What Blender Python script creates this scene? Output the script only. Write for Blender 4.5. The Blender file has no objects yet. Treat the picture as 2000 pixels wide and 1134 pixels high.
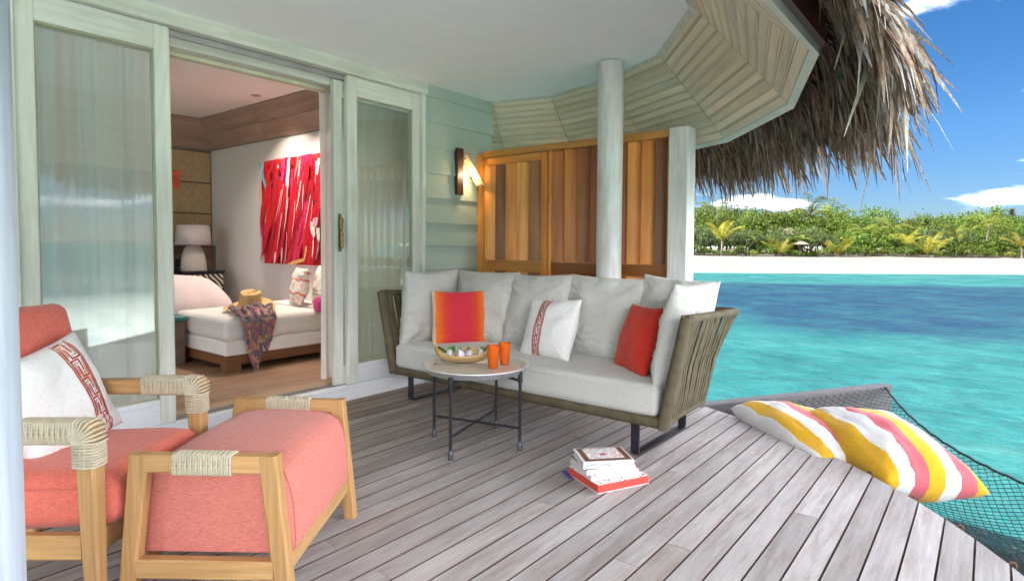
import bpy, bmesh, math, random
from mathutils import Vector, Matrix, noise
R = math.radians
rnd = random.Random(7)
scene = bpy.context.scene
col = scene.collection

# ------------------------------------------------------------------ camera
cam_data = bpy.data.cameras.new('camera')
cam = bpy.data.objects.new('camera', cam_data); col.objects.link(cam)
psi, pit, rol = R(38.5), R(2.5), R(0.35)
f0 = Vector((math.cos(psi), math.sin(psi), 0)); r0 = Vector((math.sin(psi), -math.cos(psi), 0)); u0 = Vector((0, 0, 1))
fw = f0*math.cos(pit) - u0*math.sin(pit); up = u0*math.cos(pit) + f0*math.sin(pit)
rt2 = r0*math.cos(rol) + up*math.sin(rol); up2 = up*math.cos(rol) - r0*math.sin(rol)
m = Matrix((rt2, up2, -fw)).transposed().to_4x4(); m.translation = (0, 0, 1.15)
cam.matrix_world = m
cam_data.sensor_width = 36; cam_data.lens = 1175/2000*36; cam_data.shift_y = -0.0194
cam_data.clip_start = 0.05; cam_data.clip_end = 9000
scene.camera = cam

# ------------------------------------------------------------------ light
EXPOSURE = 4.35
DOWN_W = 0.75
SKY_STRENGTH = 0.05
SUN_STRENGTH = 2.0
SUN_EL, SUN_AZ = R(46), R(118)      # azimuth the sun stands at, measured from +X towards +Y (behind the house)
world = bpy.data.worlds.new('World'); scene.world = world; world.use_nodes = True
wn, wl = world.node_tree.nodes, world.node_tree.links
wn.clear()
wo = wn.new('ShaderNodeOutputWorld'); wb = wn.new('ShaderNodeBackground')
sky = wn.new('ShaderNodeTexSky'); sky.sky_type = 'NISHITA'; sky.sun_disc = False
sky.sun_elevation = SUN_EL; sky.sun_rotation = math.pi/2 - SUN_AZ
sky.altitude = 0; sky.air_density = 0.6; sky.dust_density = 0.0; sky.ozone_density = 2.0
hsv = wn.new('ShaderNodeHueSaturation'); hsv.inputs['Saturation'].default_value = 1.28
wl.new(sky.outputs[0], hsv.inputs['Color'])
tc = wn.new('ShaderNodeTexCoord'); sep = wn.new('ShaderNodeSeparateXYZ'); wl.new(tc.outputs['Generated'], sep.inputs[0])
def wmath(op, a, b=None, clamp=False):
    n = wn.new('ShaderNodeMath'); n.operation = op; n.use_clamp = clamp
    for i, x in enumerate((a, b)):
        if x is None: continue
        if isinstance(x, (int, float)): n.inputs[i].default_value = x
        else: wl.new(x, n.inputs[i])
    return n.outputs[0]
# the deep polarised blue of the photograph: less glare towards the horizon, the same all round
gr = wn.new('ShaderNodeValToRGB'); ge = gr.color_ramp.elements
SKY_RAMP = [(0.0, 0.075), (0.07, 0.128), (0.16, 0.178), (0.34, 0.205), (0.7, 0.26)]
while len(ge) < len(SKY_RAMP): ge.new(0.5)
for e_, (a_, b_) in zip(ge, SKY_RAMP): e_.position = a_; e_.color = (b_, b_, b_, 1)
wl.new(wmath('MAXIMUM', sep.outputs[2], 0.0), gr.inputs[0]); wl.new(gr.outputs[0], hsv.inputs['Value'])
zz = wmath('ADD', wmath('MAXIMUM', sep.outputs[2], 0.0), 0.12)
cmb = wn.new('ShaderNodeCombineXYZ')
wl.new(wmath('DIVIDE', sep.outputs[0], zz), cmb.inputs[0]); wl.new(wmath('DIVIDE', sep.outputs[1], zz), cmb.inputs[1])
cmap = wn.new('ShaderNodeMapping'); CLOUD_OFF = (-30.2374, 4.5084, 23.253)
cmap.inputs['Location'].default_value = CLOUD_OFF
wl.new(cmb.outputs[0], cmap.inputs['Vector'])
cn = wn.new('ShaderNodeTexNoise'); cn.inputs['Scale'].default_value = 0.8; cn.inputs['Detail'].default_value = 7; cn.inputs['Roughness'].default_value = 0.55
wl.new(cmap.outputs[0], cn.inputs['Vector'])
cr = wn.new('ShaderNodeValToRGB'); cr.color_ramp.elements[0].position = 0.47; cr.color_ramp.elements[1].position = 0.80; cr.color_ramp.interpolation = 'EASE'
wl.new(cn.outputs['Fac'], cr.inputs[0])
# cloud cover cut overhead, kept low to throw added fill light under the roof
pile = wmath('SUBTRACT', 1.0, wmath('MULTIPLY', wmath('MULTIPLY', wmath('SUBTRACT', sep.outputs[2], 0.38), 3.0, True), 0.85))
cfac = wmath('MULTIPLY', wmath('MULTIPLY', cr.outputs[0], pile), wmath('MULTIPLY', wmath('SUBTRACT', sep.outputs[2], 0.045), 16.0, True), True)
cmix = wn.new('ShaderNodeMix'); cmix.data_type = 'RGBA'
wl.new(cfac, cmix.inputs[0]); wl.new(hsv.outputs[0], cmix.inputs[6]); cmix.inputs[7].default_value = (42.0, 42.0, 43.0, 1)  # clouds set far brighter than the sky, as added fill light
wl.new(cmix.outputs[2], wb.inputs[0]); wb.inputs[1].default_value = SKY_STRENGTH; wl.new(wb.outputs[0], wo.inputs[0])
sun_d = bpy.data.lights.new('sun', 'SUN'); sun_d.energy = SUN_STRENGTH; sun_d.angle = R(0.5); sun_d.color = (1, 0.95, 0.88)
sun = bpy.data.objects.new('sun', sun_d); col.objects.link(sun)
sdir = Vector((math.cos(SUN_EL)*math.cos(SUN_AZ), math.cos(SUN_EL)*math.sin(SUN_AZ), math.sin(SUN_EL)))
sun.rotation_euler = sdir.to_track_quat('Z', 'Y').to_euler()
sun.location = (0, 0, 30)
vs = scene.view_settings
vs.view_transform = 'Standard'; vs.look = 'None'; vs.exposure = EXPOSURE; vs.gamma = 1; vs.use_curve_mapping = False
scene.cycles.max_bounces = 10; scene.cycles.diffuse_bounces = 6; scene.cycles.glossy_bounces = 4
scene.cycles.transparent_max_bounces = 16; scene.cycles.transmission_bounces = 6
scene.cycles.sample_clamp_indirect = 6.0; scene.cycles.caustics_reflective = False; scene.cycles.caustics_refractive = False
scene.cycles.use_denoising = True

# ------------------------------------------------------------------ mesh helpers
class MB:
    """collects geometry for ONE mesh object"""
    def __init__(s): s.v = []; s.f = []; s.mi = []; s.cur = 0; s.sm = []; s.smooth = False
    def add(s, vs_, fs, smooth=None):
        o = len(s.v); s.v += [tuple(x) for x in vs_]
        for f in fs: s.f.append([i+o for i in f]); s.mi.append(s.cur); s.sm.append(s.smooth if smooth is None else smooth)
        return s
    def box(s, x0, x1, y0, y1, z0, z1, c=0.0, M=None):
        if c <= 0:
            vs_ = [Vector((x, y, z)) for z in (z0, z1) for y in (y0, y1) for x in (x0, x1)]
            fs = [(0,2,3,1),(4,5,7,6),(0,1,5,4),(2,6,7,3),(0,4,6,2),(1,3,7,5)]
        else:
            vs_ = []; idx = {}
            X, Y, Z = (x0, x1), (y0, y1), (z0, z1)
            for i in (0,1):
                for j in (0,1):
                    for k in (0,1):
                        si, sj, sk = (1-2*i), (1-2*j), (1-2*k)
                        for a in range(3):
                            p = [X[i]+si*c*(a != 0), Y[j]+sj*c*(a != 1), Z[k]+sk*c*(a != 2)]
                            idx[(i,j,k,a)] = len(vs_); vs_.append(Vector(p))
            fs = []
            def q(l, flip):
                fs.append(l[::-1] if flip else l)
            for s_ in (0,1):
                q([idx[(s_,0,0,0)], idx[(s_,1,0,0)], idx[(s_,1,1,0)], idx[(s_,0,1,0)]], s_ == 0)
                q([idx[(0,s_,0,1)], idx[(1,s_,0,1)], idx[(1,s_,1,1)], idx[(0,s_,1,1)]], s_ == 1)
                q([idx[(0,0,s_,2)], idx[(1,0,s_,2)], idx[(1,1,s_,2)], idx[(0,1,s_,2)]], s_ == 0)
            for i in (0,1):
                for j in (0,1):
                    q([idx[(i,j,0,0)], idx[(i,j,1,0)], idx[(i,j,1,1)], idx[(i,j,0,1)]], (i+j) % 2 == 1)
                    q([idx[(i,0,j,2)], idx[(i,1,j,2)], idx[(i,1,j,0)], idx[(i,0,j,0)]], (i+j) % 2 == 1)
                    q([idx[(0,i,j,1)], idx[(1,i,j,1)], idx[(1,i,j,2)], idx[(0,i,j,2)]], (i+j) % 2 == 1)
            for i in (0,1):
                for j in (0,1):
                    for k in (0,1):
                        q([idx[(i,j,k,0)], idx[(i,j,k,1)], idx[(i,j,k,2)]], (i+j+k) % 2 == 1)
        if M is not None: vs_ = [M @ p for p in vs_]
        return s.add(vs_, fs, False)
    def loft(s, rings, cap=True, smooth=False, closed=False):
        n = len(rings[0]); vs_ = [p for r in rings for p in r]; fs = []
        m_ = len(rings)
        for i in range(m_ if closed else m_-1):
            a, b = i*n, ((i+1) % m_)*n
            for j in range(n):
                k = (j+1) % n
                fs.append((a+j, a+k, b+k, b+j))
        s.add(vs_, fs, smooth)
        if cap and not closed:
            s.add(rings[0], [list(range(n))[::-1]], False); s.add(rings[-1], [list(range(n))], False)
        return s
    def bar(s, p0, p1, w0, h0, w1=None, h1=None, side=(0,0,1), ch=0.15):
        """bar from p0 to p1; h along side direction, w across; octagonal section"""
        p0, p1 = Vector(p0), Vector(p1); w1 = w0 if w1 is None else w1; h1 = h0 if h1 is None else h1
        d = (p1-p0).normalized(); u = Vector(side); u = (u-d*u.dot(d)).normalized(); w = d.cross(u)
        rings = []
        for p, ww, hh in ((p0, w0, h0), (p1, w1, h1)):
            c = min(ww, hh)*ch
            rings.append([p+w*x+u*y for x, y in ((ww/2-c,-hh/2),(ww/2,-hh/2+c),(ww/2,hh/2-c),(ww/2-c,hh/2),(-ww/2+c,hh/2),(-ww/2,hh/2-c),(-ww/2,-hh/2+c),(-ww/2+c,-hh/2))])
        return s.loft(rings)
    def tube(s, path, r, n=10, closed=False, smooth=True, cap=True):
        P = [Vector(p) for p in path]; m_ = len(P); rings = []
        rr = r if isinstance(r, (list, tuple)) else [r]*m_
        nrm = None
        for i in range(m_):
            a = P[i-1] if (i > 0 or closed) else P[i]; b = P[(i+1) % m_] if (i < m_-1 or closed) else P[i]
            t = (b-a).normalized()
            if nrm is None:
                nrm = t.orthogonal().normalized()
            nrm = (nrm - t*nrm.dot(t))
            nrm = nrm.normalized() if nrm.length > 1e-6 else t.orthogonal().normalized()
            bn = t.cross(nrm)
            rings.append([P[i]+(nrm*math.cos(2*math.pi*k/n)+bn*math.sin(2*math.pi*k/n))*rr[i] for k in range(n)])
        return s.loft(rings, cap=cap, smooth=smooth, closed=closed)
    def lathe(s, prof, n=32, c=(0,0,0), smooth=True, wob=None):
        c = Vector(c); rings = []
        for r, z in prof:
            rings.append([c+Vector((r*math.cos(2*math.pi*k/n), r*math.sin(2*math.pi*k/n), z)) for k in range(n)])
        return s.loft(rings, cap=True, smooth=smooth)
    def grid(s, fn, nu, nv, smooth=True):
        vs_ = [fn(i/nu, j/nv) for j in range(nv+1) for i in range(nu+1)]
        fs = [(j*(nu+1)+i, j*(nu+1)+i+1, (j+1)*(nu+1)+i+1, (j+1)*(nu+1)+i) for j in range(nv) for i in range(nu)]
        return s.add(vs_, fs, smooth)
    def prism(s, poly, z0, z1, M=None):
        n = len(poly)
        lo = [Vector((p[0], p[1], z0)) for p in poly]; hi = [Vector((p[0], p[1], z1)) for p in poly]
        vs_ = lo+hi
        if M is not None: vs_ = [M @ p for p in vs_]
        fs = [list(range(n))[::-1], list(range(n, 2*n))] + [(i, (i+1) % n, n+(i+1) % n, n+i) for i in range(n)]
        return s.add(vs_, fs, False)
    def build(s, name, mats, parent=None, loc=None, rot=None, mesh_only=False):
        me = bpy.data.meshes.new(name); me.from_pydata(s.v, [], s.f)
        if not isinstance(mats, (list, tuple)): mats = [mats]
        for x in mats: me.materials.append(x)
        me.polygons.foreach_set('material_index', s.mi); me.polygons.foreach_set('use_smooth', s.sm)
        me.update()
        if mesh_only: return me
        return link(name, me, parent, loc, rot)
def link(name, me, parent=None, loc=None, rot=None):
    o = bpy.data.objects.new(name, me); col.objects.link(o)
    if parent is not None:
        o.parent = parent
        if loc is None:                       # mesh given in world coordinates
            o.matrix_parent_inverse = Matrix(mw(parent)).inverted()
    if loc is not None: o.location = loc
    if rot is not None: o.rotation_euler = rot
    return o
def mw(o):
    M = Matrix.LocRotScale(o.location, o.rotation_euler, o.scale)
    if o.parent is not None: M = mw(o.parent) @ o.matrix_parent_inverse @ M
    return M
def tag(o, label, cat, group=None, kind=None):
    o['label'] = label; o['category'] = cat
    if group: o['group'] = group
    if kind: o['kind'] = kind
    return o
def struct(o, label=None, cat=None):
    o['kind'] = 'structure'
    if label: o['label'] = label
    if cat: o['category'] = cat
    return o
def thing(name, label, cat, loc=(0,0,0), rz=0, group=None):
    o = bpy.data.objects.new(name, None); col.objects.link(o); o.location = loc; o.rotation_euler = (0, 0, rz)
    o.empty_display_size = 0.1
    return tag(o, label, cat, group)
def copy_tree(o, parent=None):
    c = o.copy(); col.objects.link(c)
    if parent is not None: c.parent = parent
    for ch in list(o.children): copy_tree(ch, c)
    return c

# ------------------------------------------------------------------ material helpers
def lin(*c):
    """sRGB 0..255 to linear"""
    return tuple(((x/255)/12.92 if x/255 <= 0.04045 else ((x/255+0.055)/1.055)**2.4) for x in c)+(1,)
class NT:
    def __init__(s, name):
        s.m = bpy.data.materials.new(name); s.m.use_nodes = True; s.n = s.m.node_tree.nodes; s.l = s.m.node_tree.links
        s.p = s.n['Principled BSDF']; s.out = s.n['Material Output']; s._tc = None
    def tc(s):
        if s._tc is None: s._tc = s.n.new('ShaderNodeTexCoord')
        return s._tc
    def new(s, t): return s.n.new(t)
    def put(s, sock, x):
        if isinstance(x, bpy.types.NodeSocket): s.l.new(x, sock)
        elif isinstance(x, (tuple, list)) and sock.type == 'RGBA' and len(x) == 3: sock.default_value = (*x, 1)
        else: sock.default_value = x
    def math(s, op, a, b=None, c=None, clamp=False):
        n = s.n.new('ShaderNodeMath'); n.operation = op; n.use_clamp = clamp
        for i, x in enumerate((a, b, c)):
            if x is not None: s.put(n.inputs[i], x)
        return n.outputs[0]
    def mix(s, f, a, b, mode='MIX'):
        n = s.n.new('ShaderNodeMix'); n.data_type = 'RGBA'; n.blend_type = mode
        s.put(n.inputs[0], f); s.put(n.inputs[6], a); s.put(n.inputs[7], b)
        return n.outputs[2]
    def mapping(s, vec, scale=(1,1,1), loc=(0,0,0), rot=(0,0,0)):
        n = s.n.new('ShaderNodeMapping'); s.put(n.inputs['Vector'], vec); n.inputs['Scale'].default_value = scale
        s.put(n.inputs['Location'], loc); n.inputs['Rotation'].default_value = rot
        return n.outputs[0]
    def noise(s, vec, scale=5, detail=4, rough=0.5, dist=0.0, out='Fac'):
        n = s.n.new('ShaderNodeTexNoise'); s.put(n.inputs['Vector'], vec); n.inputs['Scale'].default_value = scale
        n.inputs['Detail'].default_value = detail; n.inputs['Roughness'].default_value = rough; n.inputs['Distortion'].default_value = dist
        return n.outputs[out]
    def voronoi(s, vec, scale=5, feature='F1', out='Distance', rnd_=1.0):
        n = s.n.new('ShaderNodeTexVoronoi'); s.put(n.inputs['Vector'], vec); n.inputs['Scale'].default_value = scale; n.feature = feature
        n.inputs['Randomness'].default_value = rnd_
        return n.outputs[out]
    def wave(s, vec, scale, axis='X', dist=0.0, prof='SIN'):
        n = s.n.new('ShaderNodeTexWave'); s.put(n.inputs['Vector'], vec); n.inputs['Scale'].default_value = scale
        n.bands_direction = axis; n.inputs['Distortion'].default_value = dist; n.wave_profile = prof
        return n.outputs['Fac']
    def ramp(s, f, stops, interp='LINEAR'):
        n = s.n.new('ShaderNodeValToRGB'); s.put(n.inputs[0], f); e = n.color_ramp.elements; n.color_ramp.interpolation = interp
        while len(e) < len(stops): e.new(0.5)
        for i, (p, c) in enumerate(stops):
            e[i].position = p; e[i].color = c if len(c) == 4 else (*c, 1)
        return n.outputs[0]
    def bump(s, h, strength=0.3, dist=0.01, prev=None):
        n = s.n.new('ShaderNodeBump'); s.put(n.inputs['Height'], h); n.inputs['Strength'].default_value = strength; n.inputs['Distance'].default_value = dist
        if prev is not None: s.put(n.inputs['Normal'], prev)
        s.l.new(n.outputs[0], s.p.inputs['Normal'])
        return n.outputs[0]
    def info(s, out='Random'):
        n = s.n.new('ShaderNodeObjectInfo'); return n.outputs[out]
    def set(s, **k):
        names = dict(color='Base Color', rough='Roughness', metal='Metallic', spec='Specular IOR Level', ior='IOR', trans='Transmission Weight', sheen='Sheen Weight', emit='Emission Color', estr='Emission Strength', alpha='Alpha', coat='Coat Weight')
        for a, b in k.items(): s.put(s.p.inputs[names[a]], b)
        return s

def wood(name, cols, axis='X', rough=0.5, stretch=12.0, scale=9.0, bump=0.25, var=0.25, streak=0.35, spec=0.4, objcolor=False, wear=None, wear_amt=0.0):
    t = NT(name)
    sc = {'X': (1/stretch, 1, 1), 'Y': (1, 1/stretch, 1), 'Z': (1, 1, 1/stretch)}[axis]
    v = t.new('ShaderNodeVectorMath'); v.operation = 'ADD'
    rv = t.new('ShaderNodeCombineXYZ'); r_ = t.info()
    for i, k in enumerate((31.7, 57.3, 83.1)): t.put(rv.inputs[i], t.math('MULTIPLY', r_, k))
    t.put(v.inputs[0], t.tc().outputs['Object']); t.put(v.inputs[1], rv.outputs[0])
    vec = t.mapping(v.outputs[0], sc)
    n1 = t.noise(vec, scale, 6, 0.6, 0.6)
    n2 = t.noise(t.mapping(v.outputs[0], tuple(x if x == 1 else x*0.35 for x in sc)), scale*9, 4, 0.65)
    n3 = t.noise(v.outputs[0], 2.2, 3)
    k = len(cols); c = t.ramp(n1, [(0.28+0.44*i/(k-1), cols[i]) for i in range(k)])
    st = t.math('MULTIPLY', t.math('SUBTRACT', n2, 0.5), streak*2.2)
    val = t.math('ADD', t.math('ADD', 1.0, st), t.math('MULTIPLY', t.math('SUBTRACT', r_, 0.5), var*2))
    val = t.math('ADD', val, t.math('MULTIPLY', t.math('SUBTRACT', n3, 0.5), 0.35))
    c = t.mix(1.0, c, t.mix(1.0, (1,1,1,1), t.mix(1.0, (0,0,0,1), val, 'ADD'), 'MULTIPLY'), 'MULTIPLY')
    if wear is not None:
        wf = t.ramp(t.noise(vec, scale*2.2, 6, 0.7), [(0.5-0.02, (0,0,0)), (0.66, (1,1,1))])
        c = t.mix(t.math('MULTIPLY', wf, wear_amt), c, wear)
    if objcolor: c = t.mix(1.0, c, t.info('Color'), 'MULTIPLY')
    t.set(color=c, rough=rough, spec=spec)
    t.bump(t.math('ADD', n2, t.math('MULTIPLY', n1, 0.6)), bump, 0.004)
    t.c = c
    return t.m
def plain(name, c, rough=0.6, metal=0.0, spec=0.5, nscale=6.0, amt=0.12, bump=0.1, bscale=60.0, coord='Object', **k):
    t = NT(name); vec = t.tc().outputs[coord]
    n = t.noise(vec, nscale, 5, 0.6)
    lo = tuple(x*(1-amt) for x in c[:3]); hi = tuple(min(1, x*(1+amt)) for x in c[:3])
    t.set(color=t.ramp(n, [(0.3, lo), (0.7, hi)]), rough=rough, metal=metal, spec=spec, **k)
    if bump: t.bump(t.noise(vec, bscale, 4, 0.6), bump, 0.003)
    return t.m
def fabric(name, c, c2=None, weave=420.0, bump=0.35, rough=0.9, slub=0.0, sheen=0.15, pattern=None, speck=0.0):
    """woven cloth: crossing threads as relief, slubs as slight colour change"""
    t = NT(name); vec = t.tc().outputs['Object']
    wx = t.noise(t.mapping(vec, (weave, weave*0.08, weave)), 1.0, 2); wy = t.noise(t.mapping(vec, (weave*0.08, weave, weave*0.4)), 1.0, 2)
    w = t.math('ADD', wx, wy)
    big = t.noise(vec, 7, 4)
    cc = c if pattern is None else pattern(t, vec)
    c2 = c2 or tuple(x*0.72 for x in c[:3])
    if pattern is None:
        col_ = t.mix(t.ramp(w, [(0.78 , (0,0,0)), (1.2, (1,1,1))]), c2, c)
    else:
        col_ = t.mix(t.ramp(w, [(0.78, (0,0,0)), (1.2, (1,1,1))]), t.mix(1.0, cc, (0.8, 0.8, 0.8, 1), 'MULTIPLY'), cc)
    if slub:
        sl = t.ramp(t.noise(t.mapping(vec, (60, 170, 170)), 1.0, 3), [(0.55, (0,0,0)), (0.75, (1,1,1))])
        col_ = t.mix(t.math('MULTIPLY', sl, slub), col_, tuple(min(1, x*1.5+0.05) for x in c[:3]))
    if speck:
        sp = t.noise(t.mapping(vec, (150, 60, 150)), 1.0, 2, 0.6); sp2 = t.noise(t.mapping(vec, (60, 150, 150)), 1.0, 2, 0.6)
        sv = t.ramp(t.math('MULTIPLY', t.math('ADD', sp, sp2), 0.5), [(0.36, (1-speck,)*3), (0.5, (1,1,1)), (0.64, (1+speck,)*3)])
        col_ = t.mix(1.0, col_, sv, 'MULTIPLY')
    col_ = t.mix(0.10, col_, t.mix(1.0, col_, big, 'MULTIPLY'))
    t.set(color=col_, rough=rough, spec=0.15, sheen=sheen)
    t.bump(w, bump, 0.0015)
    return t.m

# ------------------------------------------------------------------ soft goods
def nz(p, s, seed=0.0): return noise.noise(Vector(p)*s + Vector((seed*13.7, seed*7.1, seed*3.3)))
def pillow_pt(u, v, side, w, h, t_, seed, pinch=0.07, wrk=0.012):
    e = (1-u*u)*(1-v*v)
    x = w/2*u*(1-pinch*(1-v*v)*abs(u)**1.5); y = h/2*v*(1-pinch*(1-u*u)*abs(v)**1.5)
    th = t_/2*(max(e, 0)**0.42)
    # gathers that run in from the seams and lazy dents
    g = wrk*(nz((u*1.3, v*1.3, side*2), 1.7, seed)*0.9 + 0.4*nz((x, y, side), 9, seed+1))*min(1, e*4)
    # creases: thin folds running from the corners and along the lower edge
    cr_ = nz((x*4+1.5*nz((x, y, 0), 5, seed+3), y*14, side), 1.0, seed+7); g -= wrk*0.8*max(0, 1-abs(cr_)*7)*min(1, e*5)*(0.35+0.65*max(0, -v)+0.3*abs(u))
    k_ = abs(u*v); cr2 = nz((math.atan2(abs(v), abs(u)+1e-6)*9, u+v, side), 1.0, seed+9); g -= wrk*0.9*max(0, 1-abs(cr2)*4)*k_*min(1, e*6)
    gw = 0.35*wrk*math.sin(7*math.atan2(v, u)+seed)*min(1, e*5)*(u*u+v*v)
    z = side*(th+gw) + g
    sag = 0.02*nz((u, v, 0.3), 1.1, seed+5)*(1-e)
    return Vector((x, y, z+sag))
def pillow_mb(w, h, t_, seed=0, n=26, pinch=0.07, wrk=0.012, mb=None):
    mb = mb or MB()
    def rm(a): a = 2*a-1; return math.copysign(abs(a)**0.85, a)
    mb.grid(lambda a, b: pillow_pt(rm(a), rm(b), 1, w, h, t_, seed, pinch, wrk), n, n)
    mb.grid(lambda a, b: pillow_pt(rm(1-a), rm(b), -1, w, h, t_, seed, pinch, wrk), n, n)
    return mb
def weld(me, d=0.0008):
    bm = bmesh.new(); bm.from_mesh(me); bmesh.ops.remove_doubles(bm, verts=bm.verts, dist=d); bmesh.ops.recalc_face_normals(bm, faces=bm.faces)
    bm.to_mesh(me); bm.free()
    return me
def frame(center, xdir, ydir):
    """matrix with the pillow's width along xdir and height along ydir (made square)"""
    x = Vector(xdir).normalized(); y = Vector(ydir); y = (y-x*y.dot(x)).normalized(); z = x.cross(y)
    M = Matrix((x, y, z)).transposed().to_4x4(); M.translation = Vector(center); return M
def soft_block(sx, sy, sz, r=0.05, bulge=0.015, n=14, seed=0, wr=0.004, nz_=6):
    """a rounded upholstered block centred at the origin"""
    mb = MB()
    def pt(p):
        c = Vector((max(-sx/2+r, min(sx/2-r, p[0])), max(-sy/2+r, min(sy/2-r, p[1])), max(-sz/2+min(r, sz/2), min(sz/2-min(r, sz/2), p[2]))))
        d = Vector(p)-c
        q = c + (d.normalized()*min(r, 9) if d.length > 1e-6 else Vector())
        if d.length > 1e-6:
            k = min(r, sz/2)/r; q = Vector((c[0]+d.normalized()[0]*r, c[1]+d.normalized()[1]*r, c[2]+d.normalized()[2]*min(r, sz/2)))
        u, v = 2*q[0]/sx, 2*q[1]/sy; w_ = 2*q[2]/sz
        q[2] += math.copysign(1, q[2])*bulge*max(0, 1-u*u)**0.5*max(0, 1-v*v)**0.5*abs(w_)
        q += Vector((q[0]*0, 0, 0)) + Vector((1, 1, 1))*wr*nz(q, 6, seed)
        return q
    def ax(n_, s_, r_):
        k = 5; a = [-s_/2 + r_*(1-math.cos(math.pi/2*i/k))*0 + r_*i/k for i in range(k)]
        b = [-s_/2+r_ + (s_-2*r_)*i/n_ for i in range(n_+1)]
        return a + b + [s_/2-r_ + r_*(i+1)/k for i in range(k)]
    rz = min(r, sz/2-1e-4)
    X, Y, Z = ax(n, sx, r), ax(n, sy, r), ax(nz_, sz, rz)
    def face(A, B, f):
        na, nb = len(A)-1, len(B)-1
        vs_ = [pt(f(a, b)) for b in B for a in A]
        fs = [(j*(na+1)+i, j*(na+1)+i+1, (j+1)*(na+1)+i+1, (j+1)*(na+1)+i) for j in range(nb) for i in range(na)]
        mb.add(vs_, fs, True)
    face(X, Y, lambda a, b: (a, b, sz/2)); face(X, Y, lambda a, b: (-a, b, -sz/2))
    face(X, Z, lambda a, b: (a, -sy/2, b)); face(X, Z, lambda a, b: (-a, sy/2, b))
    face(Y, Z, lambda a, b: (sx/2, a, b)); face(Y, Z, lambda a, b: (-sx/2, -a, b))
    return mb
# ------------------------------------------------------------------ materials
M_deck = wood('weathered_deck', [(0.275,0.240,0.225),(0.345,0.312,0.298),(0.40,0.370,0.358),(0.312,0.276,0.262)], 'X', 0.75, 7, 9, 0.45, 0.12, 0.26, 0.15, True, (0.20,0.135,0.11), 0.45)
M_edgewood = plain('unweathered_board_edge', (0.085,0.038,0.028), 0.8, nscale=5, amt=0.4)
M_dark = plain('near_black', (0.03,0.028,0.026), 0.9, bump=0)  # near-black for the track bed, sub floor, slat base and switch plate
M_joist = wood('old_joist', [(0.10,0.08,0.07),(0.16,0.13,0.115)], 'X', 0.8)
PALE = [(0.54,0.55,0.47),(0.68,0.68,0.60),(0.62,0.63,0.55),(0.74,0.74,0.68)]
M_palex = wood('limewashed_timber_along', PALE, 'X', 0.55, 10, 5, 0.18, 0.06, 0.16, 0.3, False, (0.42,0.39,0.28), 0.45)
M_palez = wood('limewashed_timber_upright', PALE, 'Z', 0.55, 10, 5, 0.18, 0.06, 0.16, 0.3, False, (0.42,0.39,0.28), 0.40)
M_white_sill = wood('whitewashed_sill', [(0.62,0.62,0.63),(0.72,0.72,0.74),(0.66,0.66,0.66)], 'X', 0.5, 14, 7, 0.2, 0.04, 0.18)
M_track = plain('aluminium_track', (0.55,0.55,0.55), 0.35, 0.9)
M_ceil = plain('white_ceiling_paint', (0.90,0.90,0.91), 0.7, amt=0.02, bump=0.04, bscale=25)
M_soffit = wood('limewashed_soffit', [(0.56,0.44,0.29),(0.76,0.64,0.45),(0.70,0.62,0.46),(0.64,0.48,0.31)], 'X', 0.6, 14, 6, 0.2, 0.12, 0.22, 0.25, False, (0.74,0.74,0.62), 0.38)
M_groove = plain('pale_groove', (0.42,0.38,0.28), 0.8)
M_fascia = plain('cream_fascia', (0.66,0.66,0.56), 0.5, amt=0.1)
M_redfascia = plain('red_brown_stain', (0.16,0.045,0.028), 0.45, amt=0.2)
def siding_mat():
    t = NT('painted_siding'); v = t.tc().outputs['Object']; r_ = t.info()
    off = t.new('ShaderNodeCombineXYZ'); t.put(off.inputs[0], t.math('MULTIPLY', r_, 40.0)); t.put(off.inputs[2], t.math('MULTIPLY', r_, 17.0))
    a = t.new('ShaderNodeVectorMath'); t.put(a.inputs[0], v); t.put(a.inputs[1], off.outputs[0])
    vv = t.mapping(a.outputs[0], (1.0, 1.0, 5.0))
    n = t.noise(vv, 1.5, 3, 0.5)
    rings = t.math('SINE', t.math('MULTIPLY', n, 130.0))
    t.set(color=t.ramp(t.noise(v, 3, 4), [(0.3, (0.36,0.455,0.385)), (0.7, (0.42,0.50,0.435))]), rough=0.5, spec=0.4)
    t.bump(rings, 0.22, 0.002)
    return t.m
M_siding = siding_mat()
def glass_mat(name, tint=(0.93,0.97,0.95), ior=1.9):
    t = NT(name); t.n.remove(t.p)
    tr = t.new('ShaderNodeBsdfTransparent'); tr.inputs[0].default_value = (*tint, 1)
    gl = t.new('ShaderNodeBsdfGlossy'); gl.inputs['Roughness'].default_value = 0.01
    fr = t.new('ShaderNodeFresnel'); fr.inputs['IOR'].default_value = ior
    ge_ = t.new('ShaderNodeNewGeometry')
    mx = t.new('ShaderNodeMixShader'); t.l.new(t.math('MULTIPLY', fr.outputs[0], t.math('SUBTRACT', 1.0, ge_.outputs['Backfacing'])), mx.inputs[0]); t.l.new(tr.outputs[0], mx.inputs[1]); t.l.new(gl.outputs[0], mx.inputs[2])
    t.l.new(mx.outputs[0], t.out.inputs[0]); return t.m
M_glass = glass_mat('door_glass', (0.93,0.975,0.955), 2.35)
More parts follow.
